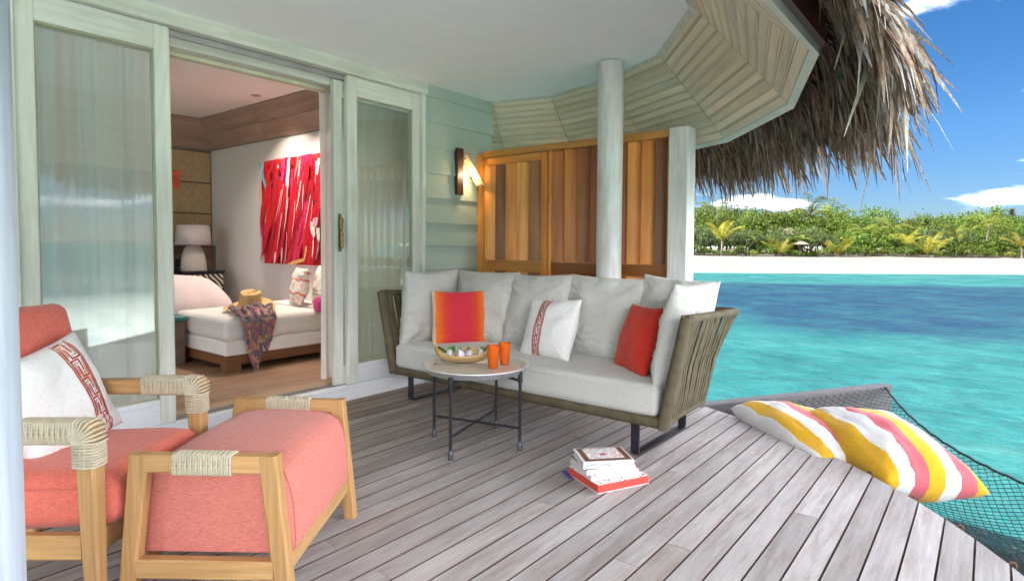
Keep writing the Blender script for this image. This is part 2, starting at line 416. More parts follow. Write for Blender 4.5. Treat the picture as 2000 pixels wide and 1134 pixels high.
def sheer_mat(name, c, trans=0.35):
    t = NT(name); t.n.remove(t.p); v = t.tc().outputs['Object']
    w = t.math('ADD', t.noise(t.mapping(v, (30, 30, 420)), 1, 2), t.noise(t.mapping(v, (420, 420, 30)), 1, 2))
    d = t.new('ShaderNodeBsdfDiffuse'); d.inputs[0].default_value = (*c, 1)
    tl = t.new('ShaderNodeBsdfTranslucent'); tl.inputs[0].default_value = (*c, 1)
    tr = t.new('ShaderNodeBsdfTransparent')
    m1 = t.new('ShaderNodeMixShader'); m1.inputs[0].default_value = 0.4; t.l.new(d.outputs[0], m1.inputs[1]); t.l.new(tl.outputs[0], m1.inputs[2])
    m2 = t.new('ShaderNodeMixShader'); t.l.new(t.math('MULTIPLY', t.ramp(w, [(0.8, (0.4,0.4,0.4)), (1.2, (1,1,1))]), trans), m2.inputs[0])
    t.l.new(m1.outputs[0], m2.inputs[1]); t.l.new(tr.outputs[0], m2.inputs[2]); t.l.new(m2.outputs[0], t.out.inputs[0]); return t.m
M_sheer = sheer_mat('sheer_curtain_cloth', (0.95,0.955,0.94), 0.10)
M_sheer_pink = sheer_mat('printed_curtain_cloth', (0.86,0.84,0.80), 0.10)

# ------------------------------------------------------------------ sea
def sea_mat():
    t = NT('lagoon_water'); v = t.new('ShaderNodeNewGeometry').outputs['Position']
    warp = t.noise(t.mapping(v, (0.05, 0.09, 1)), 1.0, 5, 0.6, 0, 'Color')
    sx = t.new('ShaderNodeSeparateXYZ'); t.put(sx.inputs[0], v)
    # depth along the view towards the island and across it
    d = t.math('ADD', t.math('MULTIPLY', sx.outputs[0], 0.783), t.math('MULTIPLY', sx.outputs[1], 0.622))
    s = t.math('SUBTRACT', t.math('MULTIPLY', sx.outputs[0], 0.622), t.math('MULTIPLY', sx.outputs[1], 0.783))
    w = t.math('MULTIPLY', t.math('SUBTRACT', t.noise(t.mapping(v, (0.16, 0.16, 1)), 1.0, 6, 0.65), 0.5), 7.0)
    w2 = t.math('MULTIPLY', t.math('SUBTRACT', t.noise(t.mapping(v, (1.3, 1.3, 1)), 1.0, 4, 0.65), 0.5), 2.4)
    dn = t.math('ADD', d, w)
    # reef patch: begins further out on the left, nearer on the right, ends before the beach
    near = t.math('SUBTRACT', 20.5, t.math('MULTIPLY', s, 0.55))
    near = t.math('MAXIMUM', near, 11.0)
    a = t.math('DIVIDE', t.math('SUBTRACT', t.math('ADD', dn, w2), near), 4.5, clamp=True)
    far = t.math('SUBTRACT', 44.0, t.math('MULTIPLY', s, 0.16))
    b = t.math('DIVIDE', t.math('SUBTRACT', far, t.math('ADD', d, t.math('MULTIPLY', w, 0.5))), 4.0, clamp=True)
    left = t.math('DIVIDE', t.math('ADD', s, t.math('ADD', -5.6, t.math('MULTIPLY', w, 0.12))), 3.0, clamp=True)
    reef = t.math('MULTIPLY', t.math('MULTIPLY', a, b), left)
    patch = t.ramp(t.noise(t.mapping(v, (0.6, 0.6, 1)), 1.0, 5, 0.65), [(0.30, (0.55,0.55,0.55)), (0.6, (1,1,1))])
    reef = t.math('MULTIPLY', reef, patch)
    sand = t.ramp(t.noise(t.mapping(v, (0.45, 0.45, 1)), 1.0, 6, 0.6), [(0.30, SEA_A), (0.52, SEA_B), (0.75, SEA_C)])
    c = t.mix(reef, sand, SEA_D)
    # unseen pale shallows seaward, made extra bright to bounce light under the roof
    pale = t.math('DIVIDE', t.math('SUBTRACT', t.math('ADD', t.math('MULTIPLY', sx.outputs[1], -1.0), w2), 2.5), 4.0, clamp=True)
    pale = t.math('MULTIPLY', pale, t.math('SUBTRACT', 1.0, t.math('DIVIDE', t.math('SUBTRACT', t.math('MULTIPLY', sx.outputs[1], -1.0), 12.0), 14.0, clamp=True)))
    c = t.mix(pale, c, SEA_BOUNCE)
    shore = t.math('DIVIDE', t.math('SUBTRACT', d, 52.5), 4.6, clamp=True)
    c = t.mix(t.math('POWER', shore, 2.0), c, (0.34, 0.42, 0.33, 1))
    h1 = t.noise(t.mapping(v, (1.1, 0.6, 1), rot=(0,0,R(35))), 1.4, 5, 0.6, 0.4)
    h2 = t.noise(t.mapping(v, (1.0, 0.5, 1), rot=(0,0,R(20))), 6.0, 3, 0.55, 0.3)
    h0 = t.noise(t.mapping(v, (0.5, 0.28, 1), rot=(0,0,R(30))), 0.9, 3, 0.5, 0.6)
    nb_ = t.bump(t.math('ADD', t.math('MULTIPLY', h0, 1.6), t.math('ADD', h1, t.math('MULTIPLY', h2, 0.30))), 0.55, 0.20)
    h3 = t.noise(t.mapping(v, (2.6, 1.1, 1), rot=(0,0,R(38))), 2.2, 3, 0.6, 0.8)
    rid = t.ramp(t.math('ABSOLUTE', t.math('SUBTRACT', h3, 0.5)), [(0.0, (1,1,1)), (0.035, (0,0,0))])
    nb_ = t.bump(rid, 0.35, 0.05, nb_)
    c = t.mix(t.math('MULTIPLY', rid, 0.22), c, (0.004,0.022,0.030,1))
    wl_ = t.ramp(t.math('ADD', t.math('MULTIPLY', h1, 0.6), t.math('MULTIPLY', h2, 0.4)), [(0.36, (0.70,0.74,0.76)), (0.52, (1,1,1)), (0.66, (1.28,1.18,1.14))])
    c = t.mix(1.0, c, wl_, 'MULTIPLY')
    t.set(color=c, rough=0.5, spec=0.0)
    gl = t.new('ShaderNodeBsdfGlossy'); gl.inputs['Roughness'].default_value = 0.05; t.l.new(nb_, gl.inputs['Normal'])
    fr = t.new('ShaderNodeFresnel'); fr.inputs['IOR'].default_value = 1.33; t.l.new(nb_, fr.inputs['Normal'])
    mx = t.new('ShaderNodeMixShader'); t.l.new(t.math('MULTIPLY', fr.outputs[0], 0.22), mx.inputs[0])
    t.l.new(t.p.outputs[0], mx.inputs[1]); t.l.new(gl.outputs[0], mx.inputs[2]); t.l.new(mx.outputs[0], t.out.inputs[0])
    return t.m
SEA_A, SEA_B, SEA_C = (0.004,0.042,0.046), (0.008,0.057,0.060), (0.019,0.076,0.074)
SEA_BOUNCE = (0.46,0.56,0.53,1)
SEA_D = (0.002,0.016,0.036,1)
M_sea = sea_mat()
mb = MB(); S_ = 4000
mb.add([(-S_,-S_,-1.3),(S_,-S_,-1.3),(S_,S_,-1.3),(-S_,S_,-1.3)], [(0,1,2,3)])
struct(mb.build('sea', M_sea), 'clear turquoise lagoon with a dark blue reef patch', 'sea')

# ------------------------------------------------------------------ island
def isl(d, s, z=0.0): return f0*d + r0*s + Vector((0, 0, z))
def sand_h(d, s):
    k = max(0, min(1, (d-56.5)/13.5)); k = k*k*(3-2*k)*0.75+k*0.25
    return -1.5 + 1.42*k + (0.12*nz((d*0.25, s*0.12, 0), 1, 3) + 0.03*nz((d, s, 0), 1.1, 4))*min(1, max(0, (d-57)/3)) + 0.25*max(0, min(1, (d-72)/20))
M_sand = plain('coral_sand', (0.098,0.091,0.079), 0.95, spec=0.1, nscale=0.6, amt=0.10, bump=0.5, bscale=3.0)
M_shore = M_sand
mb = MB(); ds = [52,54,55.5,56.2,57,58,59.5,61,62.5,64,65.5,67,68.5,70,70.8,72,76,85,100,140,260]; ss = [-400,-200,-100,-40]+[i*1.6 for i in range(0, 60)]+[120,160,220,400]
mb.add([isl(d+0.5*math.sin(s*0.11)*(d < 70), s, sand_h(d, s)) for d in ds for s in ss], [(j*len(ss)+i, j*len(ss)+i+1, (j+1)*len(ss)+i+1, (j+1)*len(ss)+i) for j in range(len(ds)-1) for i in range(len(ss)-1)], True)
M_litter = plain('leaf_litter', (0.040,0.030,0.020), 0.95, nscale=1.5, amt=0.4, bump=0.5, bscale=5.0)
mb.mi = [1 if (k//(len(ss)-1)) >= ds.index(72) else 0 for k in range(len(mb.f))]
struct(mb.build('beach', [M_sand, M_litter]), 'pale sand beach along the island shore', 'beach')

def leaf_mat(name, dark, light, trans=0.3):
    t = NT(name); v = t.new('ShaderNodeNewGeometry').outputs['Position']; r_ = t.info()
    n = t.noise(v, 1.6, 5, 0.7); n2 = t.noise(v, 9.0, 2, 0.6)
    c = t.mix(t.ramp(t.math('ADD', t.math('MULTIPLY', n, 0.55), t.math('MULTIPLY', n2, 0.45)), [(0.36, (0,0,0)), (0.62, (1,1,1))]), dark, light)
    h = t.new('ShaderNodeHueSaturation'); t.put(h.inputs['Color'], c); t.put(h.inputs['Hue'], t.math('ADD', 0.485, t.math('MULTIPLY', r_, 0.03))); t.put(h.inputs['Value'], t.math('ADD', 0.78, t.math('MULTIPLY', r_, 0.5)))
    h.inputs['Saturation'].default_value = 1.0
    t.set(color=h.outputs[0], rough=0.55, spec=0.08)
    tl = t.new('ShaderNodeBsdfTranslucent'); t.put(tl.inputs[0], h.outputs[0])
    mx = t.new('ShaderNodeMixShader'); mx.inputs[0].default_value = trans; t.l.new(t.p.outputs[0], mx.inputs[1]); t.l.new(tl.outputs[0], mx.inputs[2]); t.l.new(mx.outputs[0], t.out.inputs[0])
    return t.m
M_leafA = leaf_mat('glossy_shrub_leaves', (0.018,0.038,0.005), (0.072,0.102,0.014))
M_leafB = leaf_mat('dull_shrub_leaves', (0.022,0.042,0.014), (0.080,0.105,0.036))
M_leafY = leaf_mat('bright_shrub_leaves', (0.045,0.075,0.010), (0.13,0.155,0.025))
M_palm = leaf_mat('palm_leaflets', (0.040,0.062,0.009), (0.14,0.155,0.028))
M_palmY = leaf_mat('yellowing_palm_leaflets', (0.075,0.080,0.010), (0.20,0.175,0.022))
M_casu = leaf_mat('casuarina_needles', (0.035,0.035,0.018), (0.085,0.075,0.036))
M_bark = plain('palm_bark', (0.085,0.07,0.053), 0.9, nscale=8, amt=0.3)
def crown_mb(rx, rz, n, leaf, seed, clumps=26, base=0.15, upright=0.4):
    """leaf cards gathered in clumps through an uneven crown"""
    g = random.Random(seed); mb = MB(); cs = []
    for i in range(clumps):
        a = g.uniform(0, 2*math.pi); el = g.uniform(-0.25, 1.0); q = g.uniform(0.55, 1.0)
        cs.append((Vector((math.cos(a)*rx*q*math.sqrt(max(0, 1-el*el*0.8)), math.sin(a)*rx*q*math.sqrt(max(0, 1-el*el*0.8)), rz*(base+(1-base)*0.5*(1+el*q)))), g.uniform(0.22, 0.42)*rx))
    for i in range(n):
        c, r_ = g.choice(cs)
        d = Vector((g.gauss(0,1), g.gauss(0,1), g.gauss(0,0.8))).normalized()
        p = c + d*r_*g.uniform(0.5, 1.05)
        if p.z < 0.02: p.z = g.uniform(0.02, 0.4)
        nrm = (d + Vector((g.gauss(0,0.5), g.gauss(0,0.5), g.gauss(upright,0.5)))).normalized()
        t1 = nrm.orthogonal().normalized(); t1 = Matrix.Rotation(g.uniform(0, 6.28), 3, nrm) @ t1; t2 = nrm.cross(t1)
        L = leaf*g.uniform(0.6, 1.3); W = L*0.45
        mb.add([p-t1*L*0.5, p+t2*W*0.5+nrm*L*0.06, p+t1*L*0.5, p-t2*W*0.5+nrm*L*0.06], [(0,1,2,3)])
    return mb
def trunk_mb(h, r_, seed, limbs=4, spread=0.8):
    g = random.Random(seed); mb = MB()
    top = Vector((g.uniform(-.15,.15), g.uniform(-.15,.15), h*0.6))
    mb.tube([(0,0,-0.2), (0.05,0.02,h*0.25), top], [r_, r_*0.8, r_*0.55], 7)
    for i in range(limbs):
        a = i*6.28/limbs+g.uniform(-.4,.4); e = Vector((math.cos(a)*spread, math.sin(a)*spread, h*g.uniform(0.75,0.95)))
        st = Vector((0.04,0.02,h*g.uniform(0.2,0.5)))
        mb.tube([st, (st+e)/2+Vector((0,0,-0.1)), e], [r_*0.5, r_*0.38, r_*0.15], 5)
    return mb
def frond(mb, base, az, el, L, droop, g, nl=15, wl=0.42, half=1.0):
    P = []; n = 9; p = Vector(base); e = el; st = L/n
    for i in range(n+1):
        P.append(p.copy()); p = p+Vector((math.cos(az)*math.cos(e), math.sin(az)*math.cos(e), math.sin(e)))*st; e -= droop/n*(0.4+1.2*i/n)
    mb.tube(P, [0.035*(1-0.85*i/n) for i in range(n+1)], 4, smooth=False)
    side = Vector((-math.sin(az), math.cos(az), 0))
    for k in range(nl):
        f = 0.14+0.86*k/(nl-1); i = min(n-1, int(f*n)); fr = f*n-i; q = P[i].lerp(P[i+1], fr); tg = (P[i+1]-P[i]).normalized()
        ll = wl*L*0.62*(0.35+0.65*math.sin(math.pi*min(1, f*0.85+0.12)))
        for sg in (-1, 1):
            dr = (side*sg*0.8+tg*0.65+Vector((0,0,-0.28-g.uniform(0,0.25)))).normalized()
            tip = q+dr*ll+Vector((0,0,-0.10*ll)); w = tg*0.045*L*0.55
            mb.add([q-w*0.5, q+w*0.5, q+dr*ll*0.6+w*0.35+Vector((0,0,0.02)), tip, q+dr*ll*0.6-w*0.35+Vector((0,0,0.02))], [(0,1,2,3,4)])
def palm_parts(h, L, n, seed, el0=(0.2,1.2), droop=1.5, lean=0.3):
    g = random.Random(seed); tr = MB(); top = Vector((lean, 0, h))
    if h > 0.3:
        tr.tube([(0,0,-0.3), (lean*0.15,0,h*0.4), (lean*0.55,0,h*0.75), top], [0.17,0.12,0.10,0.10], 8)
    else: tr.tube([(0,0,-0.2),(0,0,max(h,0.15))], [0.16,0.12], 8)
    cr = MB()
    for i in range(n):
        az = i*2.399+g.uniform(-.25,.25); el = g.uniform(*el0)
        frond(cr, top, az, el, L*g.uniform(0.8,1.1), droop*g.uniform(0.7,1.2), g)
    return tr, cr
def protos():
    P = {}
    def mk(nm, tr, cr, mt, lf):
        P[nm] = (tr.build('trunk', mt, mesh_only=True) if tr else None, cr.build('crown', lf, mesh_only=True))
    for i in range(4): mk(f'shrub{i}', None, crown_mb(1.5, 1.75, 900, 0.26, 40+i, 22, 0.02), None, M_leafA)
    for i in range(2): mk(f'bright{i}', None, crown_mb(1.0, 1.15, 520, 0.26, 60+i, 14, 0.02, 0.9), None, M_leafY)
    for i in range(4): mk(f'tree{i}', trunk_mb(3.2, 0.12, 70+i, 5, 1.2), crown_mb(2.3, 4.4, 1900, 0.30, 80+i, 40, 0.12), M_bark, M_leafA)
    for i in range(3): mk(f'grey{i}', trunk_mb(2.6, 0.10, 90+i, 6, 1.2), crown_mb(2.1, 3.4, 1700, 0.26, 100+i, 36, 0.05), M_bark, M_leafB)
    for i in range(3): t_, c_ = palm_parts(2.4+0.4*i, 2.3, 16, 120+i, (0.1,1.3), 1.7, 0.35); mk(f'palm{i}', t_, c_, M_bark, M_palm)
    for i in range(2): t_, c_ = palm_parts(0.25, 2.6, 7, 130+i, (0.8,1.35), 0.9, 0.0); mk(f'young{i}', t_, c_, M_bark, M_palmY)
    for i in range(2): t_, c_ = palm_parts(1.5, 2.7, 8, 140+i, (0.9,1.4), 1.2, 0.1); mk(f'yellow{i}', t_, c_, M_bark, M_palmY)
    g = random.Random(5); cr = MB()
    for i in range(1500):
        f = g.random()**0.7; z = 1.0+5.4*f; r_ = (1.5*(1-f)+0.12)*g.uniform(0.5,1.0)*(0.75+0.25*math.sin(z*5)); a = g.uniform(0,6.28)
        p = Vector((math.cos(a)*r_, math.sin(a)*r_, z)); d = Vector((math.cos(a), math.sin(a), g.uniform(-.2,.7))).normalized(); t2 = Vector((-math.sin(a), math.cos(a), 0))
        cr.add([p-t2*0.05, p+t2*0.05, p+d*0.5], [(0,1,2)])
    tr = MB(); tr.tube([(0,0,-0.2),(0.05,0,3),(0,0.03,6.3)], [0.14,0.09,0.02], 6); mk('casu', tr, cr, M_bark, M_casu)
    return P
PR = protos()
PXF, PXH = 1175.0, 0.0
def plant(nm, name, label, group, d, s, sc, rz=None, cat='tree', dz=0.0):
    tr, cr = PR[nm]; g = rnd
    loc = isl(d, s, sand_h(d, s)-0.05+dz); rz = g.uniform(0, 6.28) if rz is None else rz
    if tr is None:
        o = link(name, cr, None, loc, (0, 0, rz)); o.scale = (sc, sc, sc*g.uniform(0.85, 1.15)); tag(o, label, cat, group)
    else:
        o = thing(name, label, cat, loc, rz, group); o.scale = (sc, sc, sc*g.uniform(0.92, 1.08))
        link('trunk', tr, o, (0,0,0)); link('crown', cr, o, (0,0,0))
    return o
def spx(px, d): return (px-1000)/1175*d
g = random.Random(11)
# back rows of broadleaf trees, then mid rows, then the low shrubs at the edge of the sand
for row, (d0, sc0, st) in enumerate(((92, 1.36, 2.5), (85, 1.16, 2.5), (79, 0.96, 2.6))):
    s = spx(1290, d0)
    while s < spx(2080, d0):
        px = 1000+s/d0*1175
        k = 1.0 + (0.14 if px < 1500 else 0) - (0.06 if 1650 < px < 1900 else 0)
        plant(f'tree{g.randrange(4)}', 'broadleaf_tree', ['tall broadleaf tree in the back row of the island wood', 'green broadleaf tree in the middle of the island wood', 'low spreading broadleaf tree behind the beach shrubs'][row], 'broadleaf trees of the island wood', d0+g.uniform(-2,2), s, sc0*k*g.uniform(0.70,1.16))
        s += st*g.uniform(0.8,1.25)
s = spx(1290, 97)
while s < spx(2080, 97):
    plant(g.choice(['shrub0','shrub1','shrub2','shrub3']), 'shrub', 'tall dark thicket behind the back row of trees', 'thickets behind the island wood', 97+g.uniform(-1,1), s, g.uniform(1.7,2.3), cat='shrub')
    s += 2.6
s = spx(1320, 74)
while s < spx(2050, 74):
    px = 1000+s/74*1175
    nm = f'grey{g.randrange(3)}' if px < 1475 else g.choice(['shrub0','shrub1','shrub2','shrub3','grey0'])
    if nm.startswith('grey'):
        plant(nm, 'feathery_tree', 'grey green feathery tree at the left end of the beach' if px < 1475 else 'grey green feathery tree among the beach shrubs', 'feathery trees behind the beach', 74+g.uniform(-1.5,1.5), s, g.uniform(0.85,1.05))
    else:
        plant(nm, 'shrub', 'dense green shrub behind the beach', 'green shrubs behind the beach', 74+g.uniform(-1.5,1.5), s, g.uniform(0.95,1.45), cat='shrub')
    s += g.uniform(1.3,2.1)
s = spx(1340, 71)
while s < spx(2040, 71):
    px = 1000+s/71*1175
    if True:
        br = g.random() < 0.3
        plant(g.choice(['bright0','bright1'] if br else ['shrub0','shrub1','shrub2','shrub3']), 'shrub', 'bright yellow green shrub at the edge of the sand' if br else 'low green shrub at the edge of the sand', 'shrubs at the edge of the sand', 71+g.uniform(-.7,.9), s, (g.uniform(0.6,0.95) if br else g.uniform(0.5,0.85)), cat='shrub')
    s += g.uniform(0.9,1.6)
for px, d, nm, sc, rz, lb in ((1410,70.5,'yellow0',1.18,0.6,'tall young palm with one long yellow frond at the left of the beach'), (1522,70,'young0',0.95,1.0,'small fan of yellow palm fronds left of the thatched parasol'), (1636,70.2,'young1',1.05,2.0,'young palm with wide open yellow fronds at the middle of the beach'), (1770,70.2,'yellow1',0.95,0.3,'young palm with a short stout trunk beside the sand mound'), (1811,70,'young0',1.15,4.0,'young palm with grey tipped fronds right of the sand mound'), (1996,70,'yellow1',0.9,1.9,'yellow palm at the right edge of the beach')):
    plant(nm, 'young_palm', lb, 'young palms along the beach', d, spx(px, d), sc, rz, 'palm')
for px, d, nm, sc, rz, lb in ((1456,72.5,'palm0',0.85,5.4,'palm with drooping pale fronds beside the tall yellow palm'),(1560,73,'palm1',0.80,1.1,'palm with flat spreading fronds above the thatched parasol'),(1690,76,'palm2',1.0,2.2,'palm leaning over the shrubs at the middle of the beach'),(1735,80,'palm1',1.22,0.2,'palm with upright dark fronds on the skyline'),(1862,74.5,'palm0',1.05,3.4,'palm with hanging dry fronds left of the big round palm'),(1924,75,'palm2',1.22,4.2,'big round crowned palm at the right of the beach'),(1408,95,'palm2',1.95,0.9,'tall palm above the wood at its left end'),(1583,96,'palm1',1.90,2.9,'dark palm crown showing above the treetops'),(1630,97,'palm0',2.10,1.4,'pale palm crown showing above the treetops')):
    plant(nm, 'palm_tree', lb, 'full grown palms on the island', d, spx(px, d), sc, rz, 'palm')
for px, d, sc, lb in ((1947,98,0.98,'short casuarina left of the tallest one'), (1972,95,1.18,'tallest brown tipped casuarina above the wood'), (2004,93,1.08,'casuarina at the right edge of the wood')):
    plant('casu', 'casuarina_tree', lb, 'casuarinas above the wood', d, spx(px, d), sc)
M_islthatch = plain('grey_roof_thatch', (0.085,0.066,0.05), 0.95, nscale=14, amt=0.3, bump=0.6, bscale=30)
M_hutwall = plain('hut_wall', (0.05,0.035,0.025), 0.9)
hut = thing('beach_hut', 'small hut with a pale thatched roof half hidden among the trees', 'hut', isl(77.5, spx(1540,77.5), 0.1))
b = MB(); b.box(-1.1,1.1,-1.1,1.1,0,2.2); b.build('wall', M_hutwall, hut, (0,0,0))
b = MB(); b.lathe([(1.75,2.0),(1.7,2.05),(1.0,2.75),(0.35,3.3),(0.05,3.35)], 12, smooth=False); b.build('roof', M_islthatch, hut, (0,0,0))
hut = thing('beach_hut', 'low pale hut roof at the right end of the wood', 'hut', isl(80, spx(1966,80), 0.1))
b = MB(); b.box(-1.1,1.1,-1.1,1.1,0,2.2); b.build('wall', M_hutwall, hut, (0,0,0))
b = MB(); b.lathe([(1.75,2.0),(1.7,2.05),(1.0,2.75),(0.35,3.1),(0.05,3.15)], 12, smooth=False); b.build('roof', M_islthatch, hut, (0,0,0))
par = thing('beach_parasol', 'thatched beach parasol with a flat grey top at the edge of the shrubs', 'parasol', isl(71.6, spx(1563,71.6), -0.2))
b = MB(); b.lathe([(0.95,1.5),(0.98,1.55),(0.6,1.78),(0.05,1.95)], 14, smooth=False); b.build('canopy', M_islthatch, par, (0,0,0))
b = MB(); b.tube([(0,0,-.2),(0,0,1.9)], 0.06, 8); b.build('pole', M_bark, par, (0,0,0))

# ------------------------------------------------------------------ deck
DC, DR = Vector((1.091, 2.767)), 3.329
YF = 3.656
deckb = MB()
poly = [(DC.x+(DR-0.02)*math.cos(a), DC.y+(DR-0.02)*math.sin(a)) for a in [R(-180+i*4) for i in range(0, 61)] if DC.y+(DR-0.02)*math.sin(a) < YF+0.5]
pl = []
for i in range(90):
    a = R(i*4); x, y = DC.x+(DR-0.03)*math.cos(a), min(YF+0.3, DC.y+(DR-0.03)*math.sin(a)); pl.append((x, y))
deckb.prism(pl, -0.16, -0.045)
deck = struct(deckb.build('deck', M_joist), 'round timber deck of weathered grey boards', 'deck')
g = random.Random(3); pitch = 0.104; y = YF-0.004; row = 0
def xc(yv): return math.sqrt(max(0.0, DR*DR-(yv-DC.y)**2))
while y-pitch > DC.y-DR+0.02:
    y1, y0 = y-0.0029, y-pitch+0.0029
    xr1, xr0 = DC.x+xc(y1), DC.x+xc(y0); xl1, xl0 = DC.x-xc(y1), DC.x-xc(y0)
    lim = max(xl1, xl0)
    cuts = []; x = lim + g.uniform(0.3, 2.2)
    while x < min(xr0, xr1)-0.5:
        cuts.append(x); x += g.uniform(1.3, 2.6)
    segs = [None]+cuts+[None]
    for a, b_ in zip(segs[:-1], segs[1:]):
        la, lb = (xl0, xl1) if a is None else (a+0.0015, a+0.0015)
        ra, rb = (xr0, xr1) if b_ is None else (b_-0.0015, b_-0.0015)
        if min(ra, rb)-max(la, lb) < 0.05: continue
        cx = (la+ra)/2; cy = (y0+y1)/2; c = 0.0012; z0, z1 = -0.03, g.uniform(-0.0012, 0.0008)
        # board outline with eased long edges, ends cut to the curve
        def xx(e0, e1, yy): return e0+(e1-e0)*(yy-y0)/(y1-y0)
        sec = [(y0, z0), (y1, z0), (y1, z1-c), (y1-c, z1), (y0+c, z1), (y0, z1-c)]
        L_ = [Vector((xx(la, lb, yy)-cx, yy-cy, zz_)) for yy, zz_ in sec]; R_ = [Vector((xx(ra, rb, yy)-cx, yy-cy, zz_)) for yy, zz_ in sec]
        mb = MB(); mb.loft([L_, R_]); mb.mi[1] = mb.mi[2] = mb.mi[4] = mb.mi[5] = 1
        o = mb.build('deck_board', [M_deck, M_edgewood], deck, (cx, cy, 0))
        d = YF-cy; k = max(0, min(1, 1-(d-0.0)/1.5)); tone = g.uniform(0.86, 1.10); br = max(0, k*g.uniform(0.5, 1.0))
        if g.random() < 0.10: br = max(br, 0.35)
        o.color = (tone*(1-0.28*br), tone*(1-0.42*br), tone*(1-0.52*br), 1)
    y -= pitch; row += 1
rim = MB()
rim.grid(lambda u, v: Vector((DC.x+(DR+0.004)*math.cos(R(-150+190*u)), DC.y+(DR+0.004)*math.sin(R(-150+190*u)), -0.036-0.16*v)), 60, 1)
rim.grid(lambda u, v: Vector((DC.x+(DR-0.02)*math.cos(R(-150+190*u)), DC.y+(DR-0.02)*math.sin(R(-150+190*u)), -0.036-0.16*v)), 60, 1)
rim.build('rim_board', M_joist, deck, (0,0,0))
for a in (-110, -70, -30, 5):
    b = MB(); b.tube([(DC.x+(DR-0.5)*math.cos(R(a)), DC.y+(DR-0.5)*math.sin(R(a)), -3.0), (DC.x+(DR-0.5)*math.cos(R(a)), DC.y+(DR-0.5)*math.sin(R(a)), -0.15)], 0.11, 14)
    b.build('deck_pile', M_joist, deck, (0,0,0))

# ------------------------------------------------------------------ house shell and front
house = bpy.data.objects.new('villa', None); col.objects.link(house); house.location = (1, 5, 0); tag(house, 'pale green boarded villa with sliding glass doors opening on the deck', 'villa', None, 'structure')
ZC = 2.456
def hp(mb, name, mat): return mb.build(name, mat, house)
# siding right of the doors, every lap board tilted so that its lower edge stands proud
laps = [-0.02,0.135,0.335,0.535,0.735,0.935,1.1336,1.3225,1.528,1.733,1.950,2.150,2.353,2.456]
def lap_board(x0, x1, z0, z1, cornerX=True):
    mb = MB(); p = 0.024
    if cornerX:
        ends = [[Vector((x0, YF-p, z0)), Vector((x0, YF+0.02, z0)), Vector((x0, YF+0.02, z1+0.004)), Vector((x0, YF-0.004, z1+0.004))],
                [Vector((x1+p, YF-p, z0)), Vector((x1+p, YF+0.02, z0)), Vector((x1+0.004, YF+0.02, z1+0.004)), Vector((x1+0.004, YF-0.004, z1+0.004))]]
    mb.loft(ends)
    return hp(mb, 'siding_board', M_siding)
for i in range(len(laps)-1): lap_board(3.432, 4.262, laps[i], laps[i+1]-0.004)
b = MB(); b.box(3.44, 4.255, YF+0.02, YF+0.09, -0.2, 2.6); hp(b, 'front_wall', M_siding)
b = MB(); b.box(4.10, 4.255, YF+0.0901, 8.2, -0.2, 2.9); hp(b, 'side_wall', M_siding)
for i in range(len(laps)-1): lap_board(-4.0, 0.70, laps[i], laps[i+1]-0.004)
b = MB(); b.box(-4.0, 0.70, YF+0.02, YF+0.09, -0.2, 2.6); hp(b, 'front_wall', M_siding)
# header board, door casing, sill
b = MB(); b.box(0.55, 3.452, YF-0.028, YF+0.10, 2.362, ZC-0.001, 0.004); hp(b, 'header_board', M_palex)
b = MB(); b.box(0.705, 0.790, YF-0.02, YF+0.10, 0.111, 2.3615, 0.004); hp(b, 'door_casing', M_palez)
b = MB(); b.box(3.398, 3.431, YF-0.022, YF+0.10, 0.111, 2.3615, 0.004); hp(b, 'door_casing', M_palez)
b = MB(); b.box(0.55, 3.45, YF-0.004, YF+0.045, -0.03, 0.111, 0.003); hp(b, 'sill_board', M_white_sill)
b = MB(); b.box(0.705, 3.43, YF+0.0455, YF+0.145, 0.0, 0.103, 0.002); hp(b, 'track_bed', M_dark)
for yy in (0.058, 0.082, 0.104, 0.128):
    b = MB(); b.box(0.75, 3.40, YF+yy, YF+yy+0.006, 0.10, 0.109); hp(b, 'door_track', M_track)
M_floorx = wood('stained_floor', [(0.17,0.085,0.045),(0.26,0.14,0.08),(0.32,0.19,0.115),(0.21,0.11,0.06)], 'X', 0.42, 7, 4, 0.12, 0.10, 0.22, 0.4, False, (0.40,0.28,0.20), 0.35)
b = MB(); b.box(0.72, 3.42, YF+0.146, YF+0.27, 0.0, 0.112, 0.004); hp(b, 'threshold', wood('threshold_wood', [(0.30,0.20,0.12),(0.40,0.28,0.17)], 'X', 0.5, 12, 6))
# opening head with its tracks
b = MB(); b.box(0.80, 3.40, YF+0.045, YF+0.075, 2.325, 2.3605, 0.003); hp(b, 'head_track', M_track)
b = MB(); b.box(0.80, 3.40, YF+0.1005, YF+0.20, 2.285, 2.44, 0.003); hp(b, 'door_head', M_palex)
b = MB(); b.box(0.80, 3.40, YF+0.2005, YF+0.26, 2.262, 2.44, 0.003); hp(b, 'inner_head', plain('cream_inner_trim', (0.55,0.52,0.36), 0.5))
b = MB(); b.box(-4.0, 4.1, YF+0.2605, YF+0.30, 2.27, 2.62); hp(b, 'front_lintel', M_ceil)

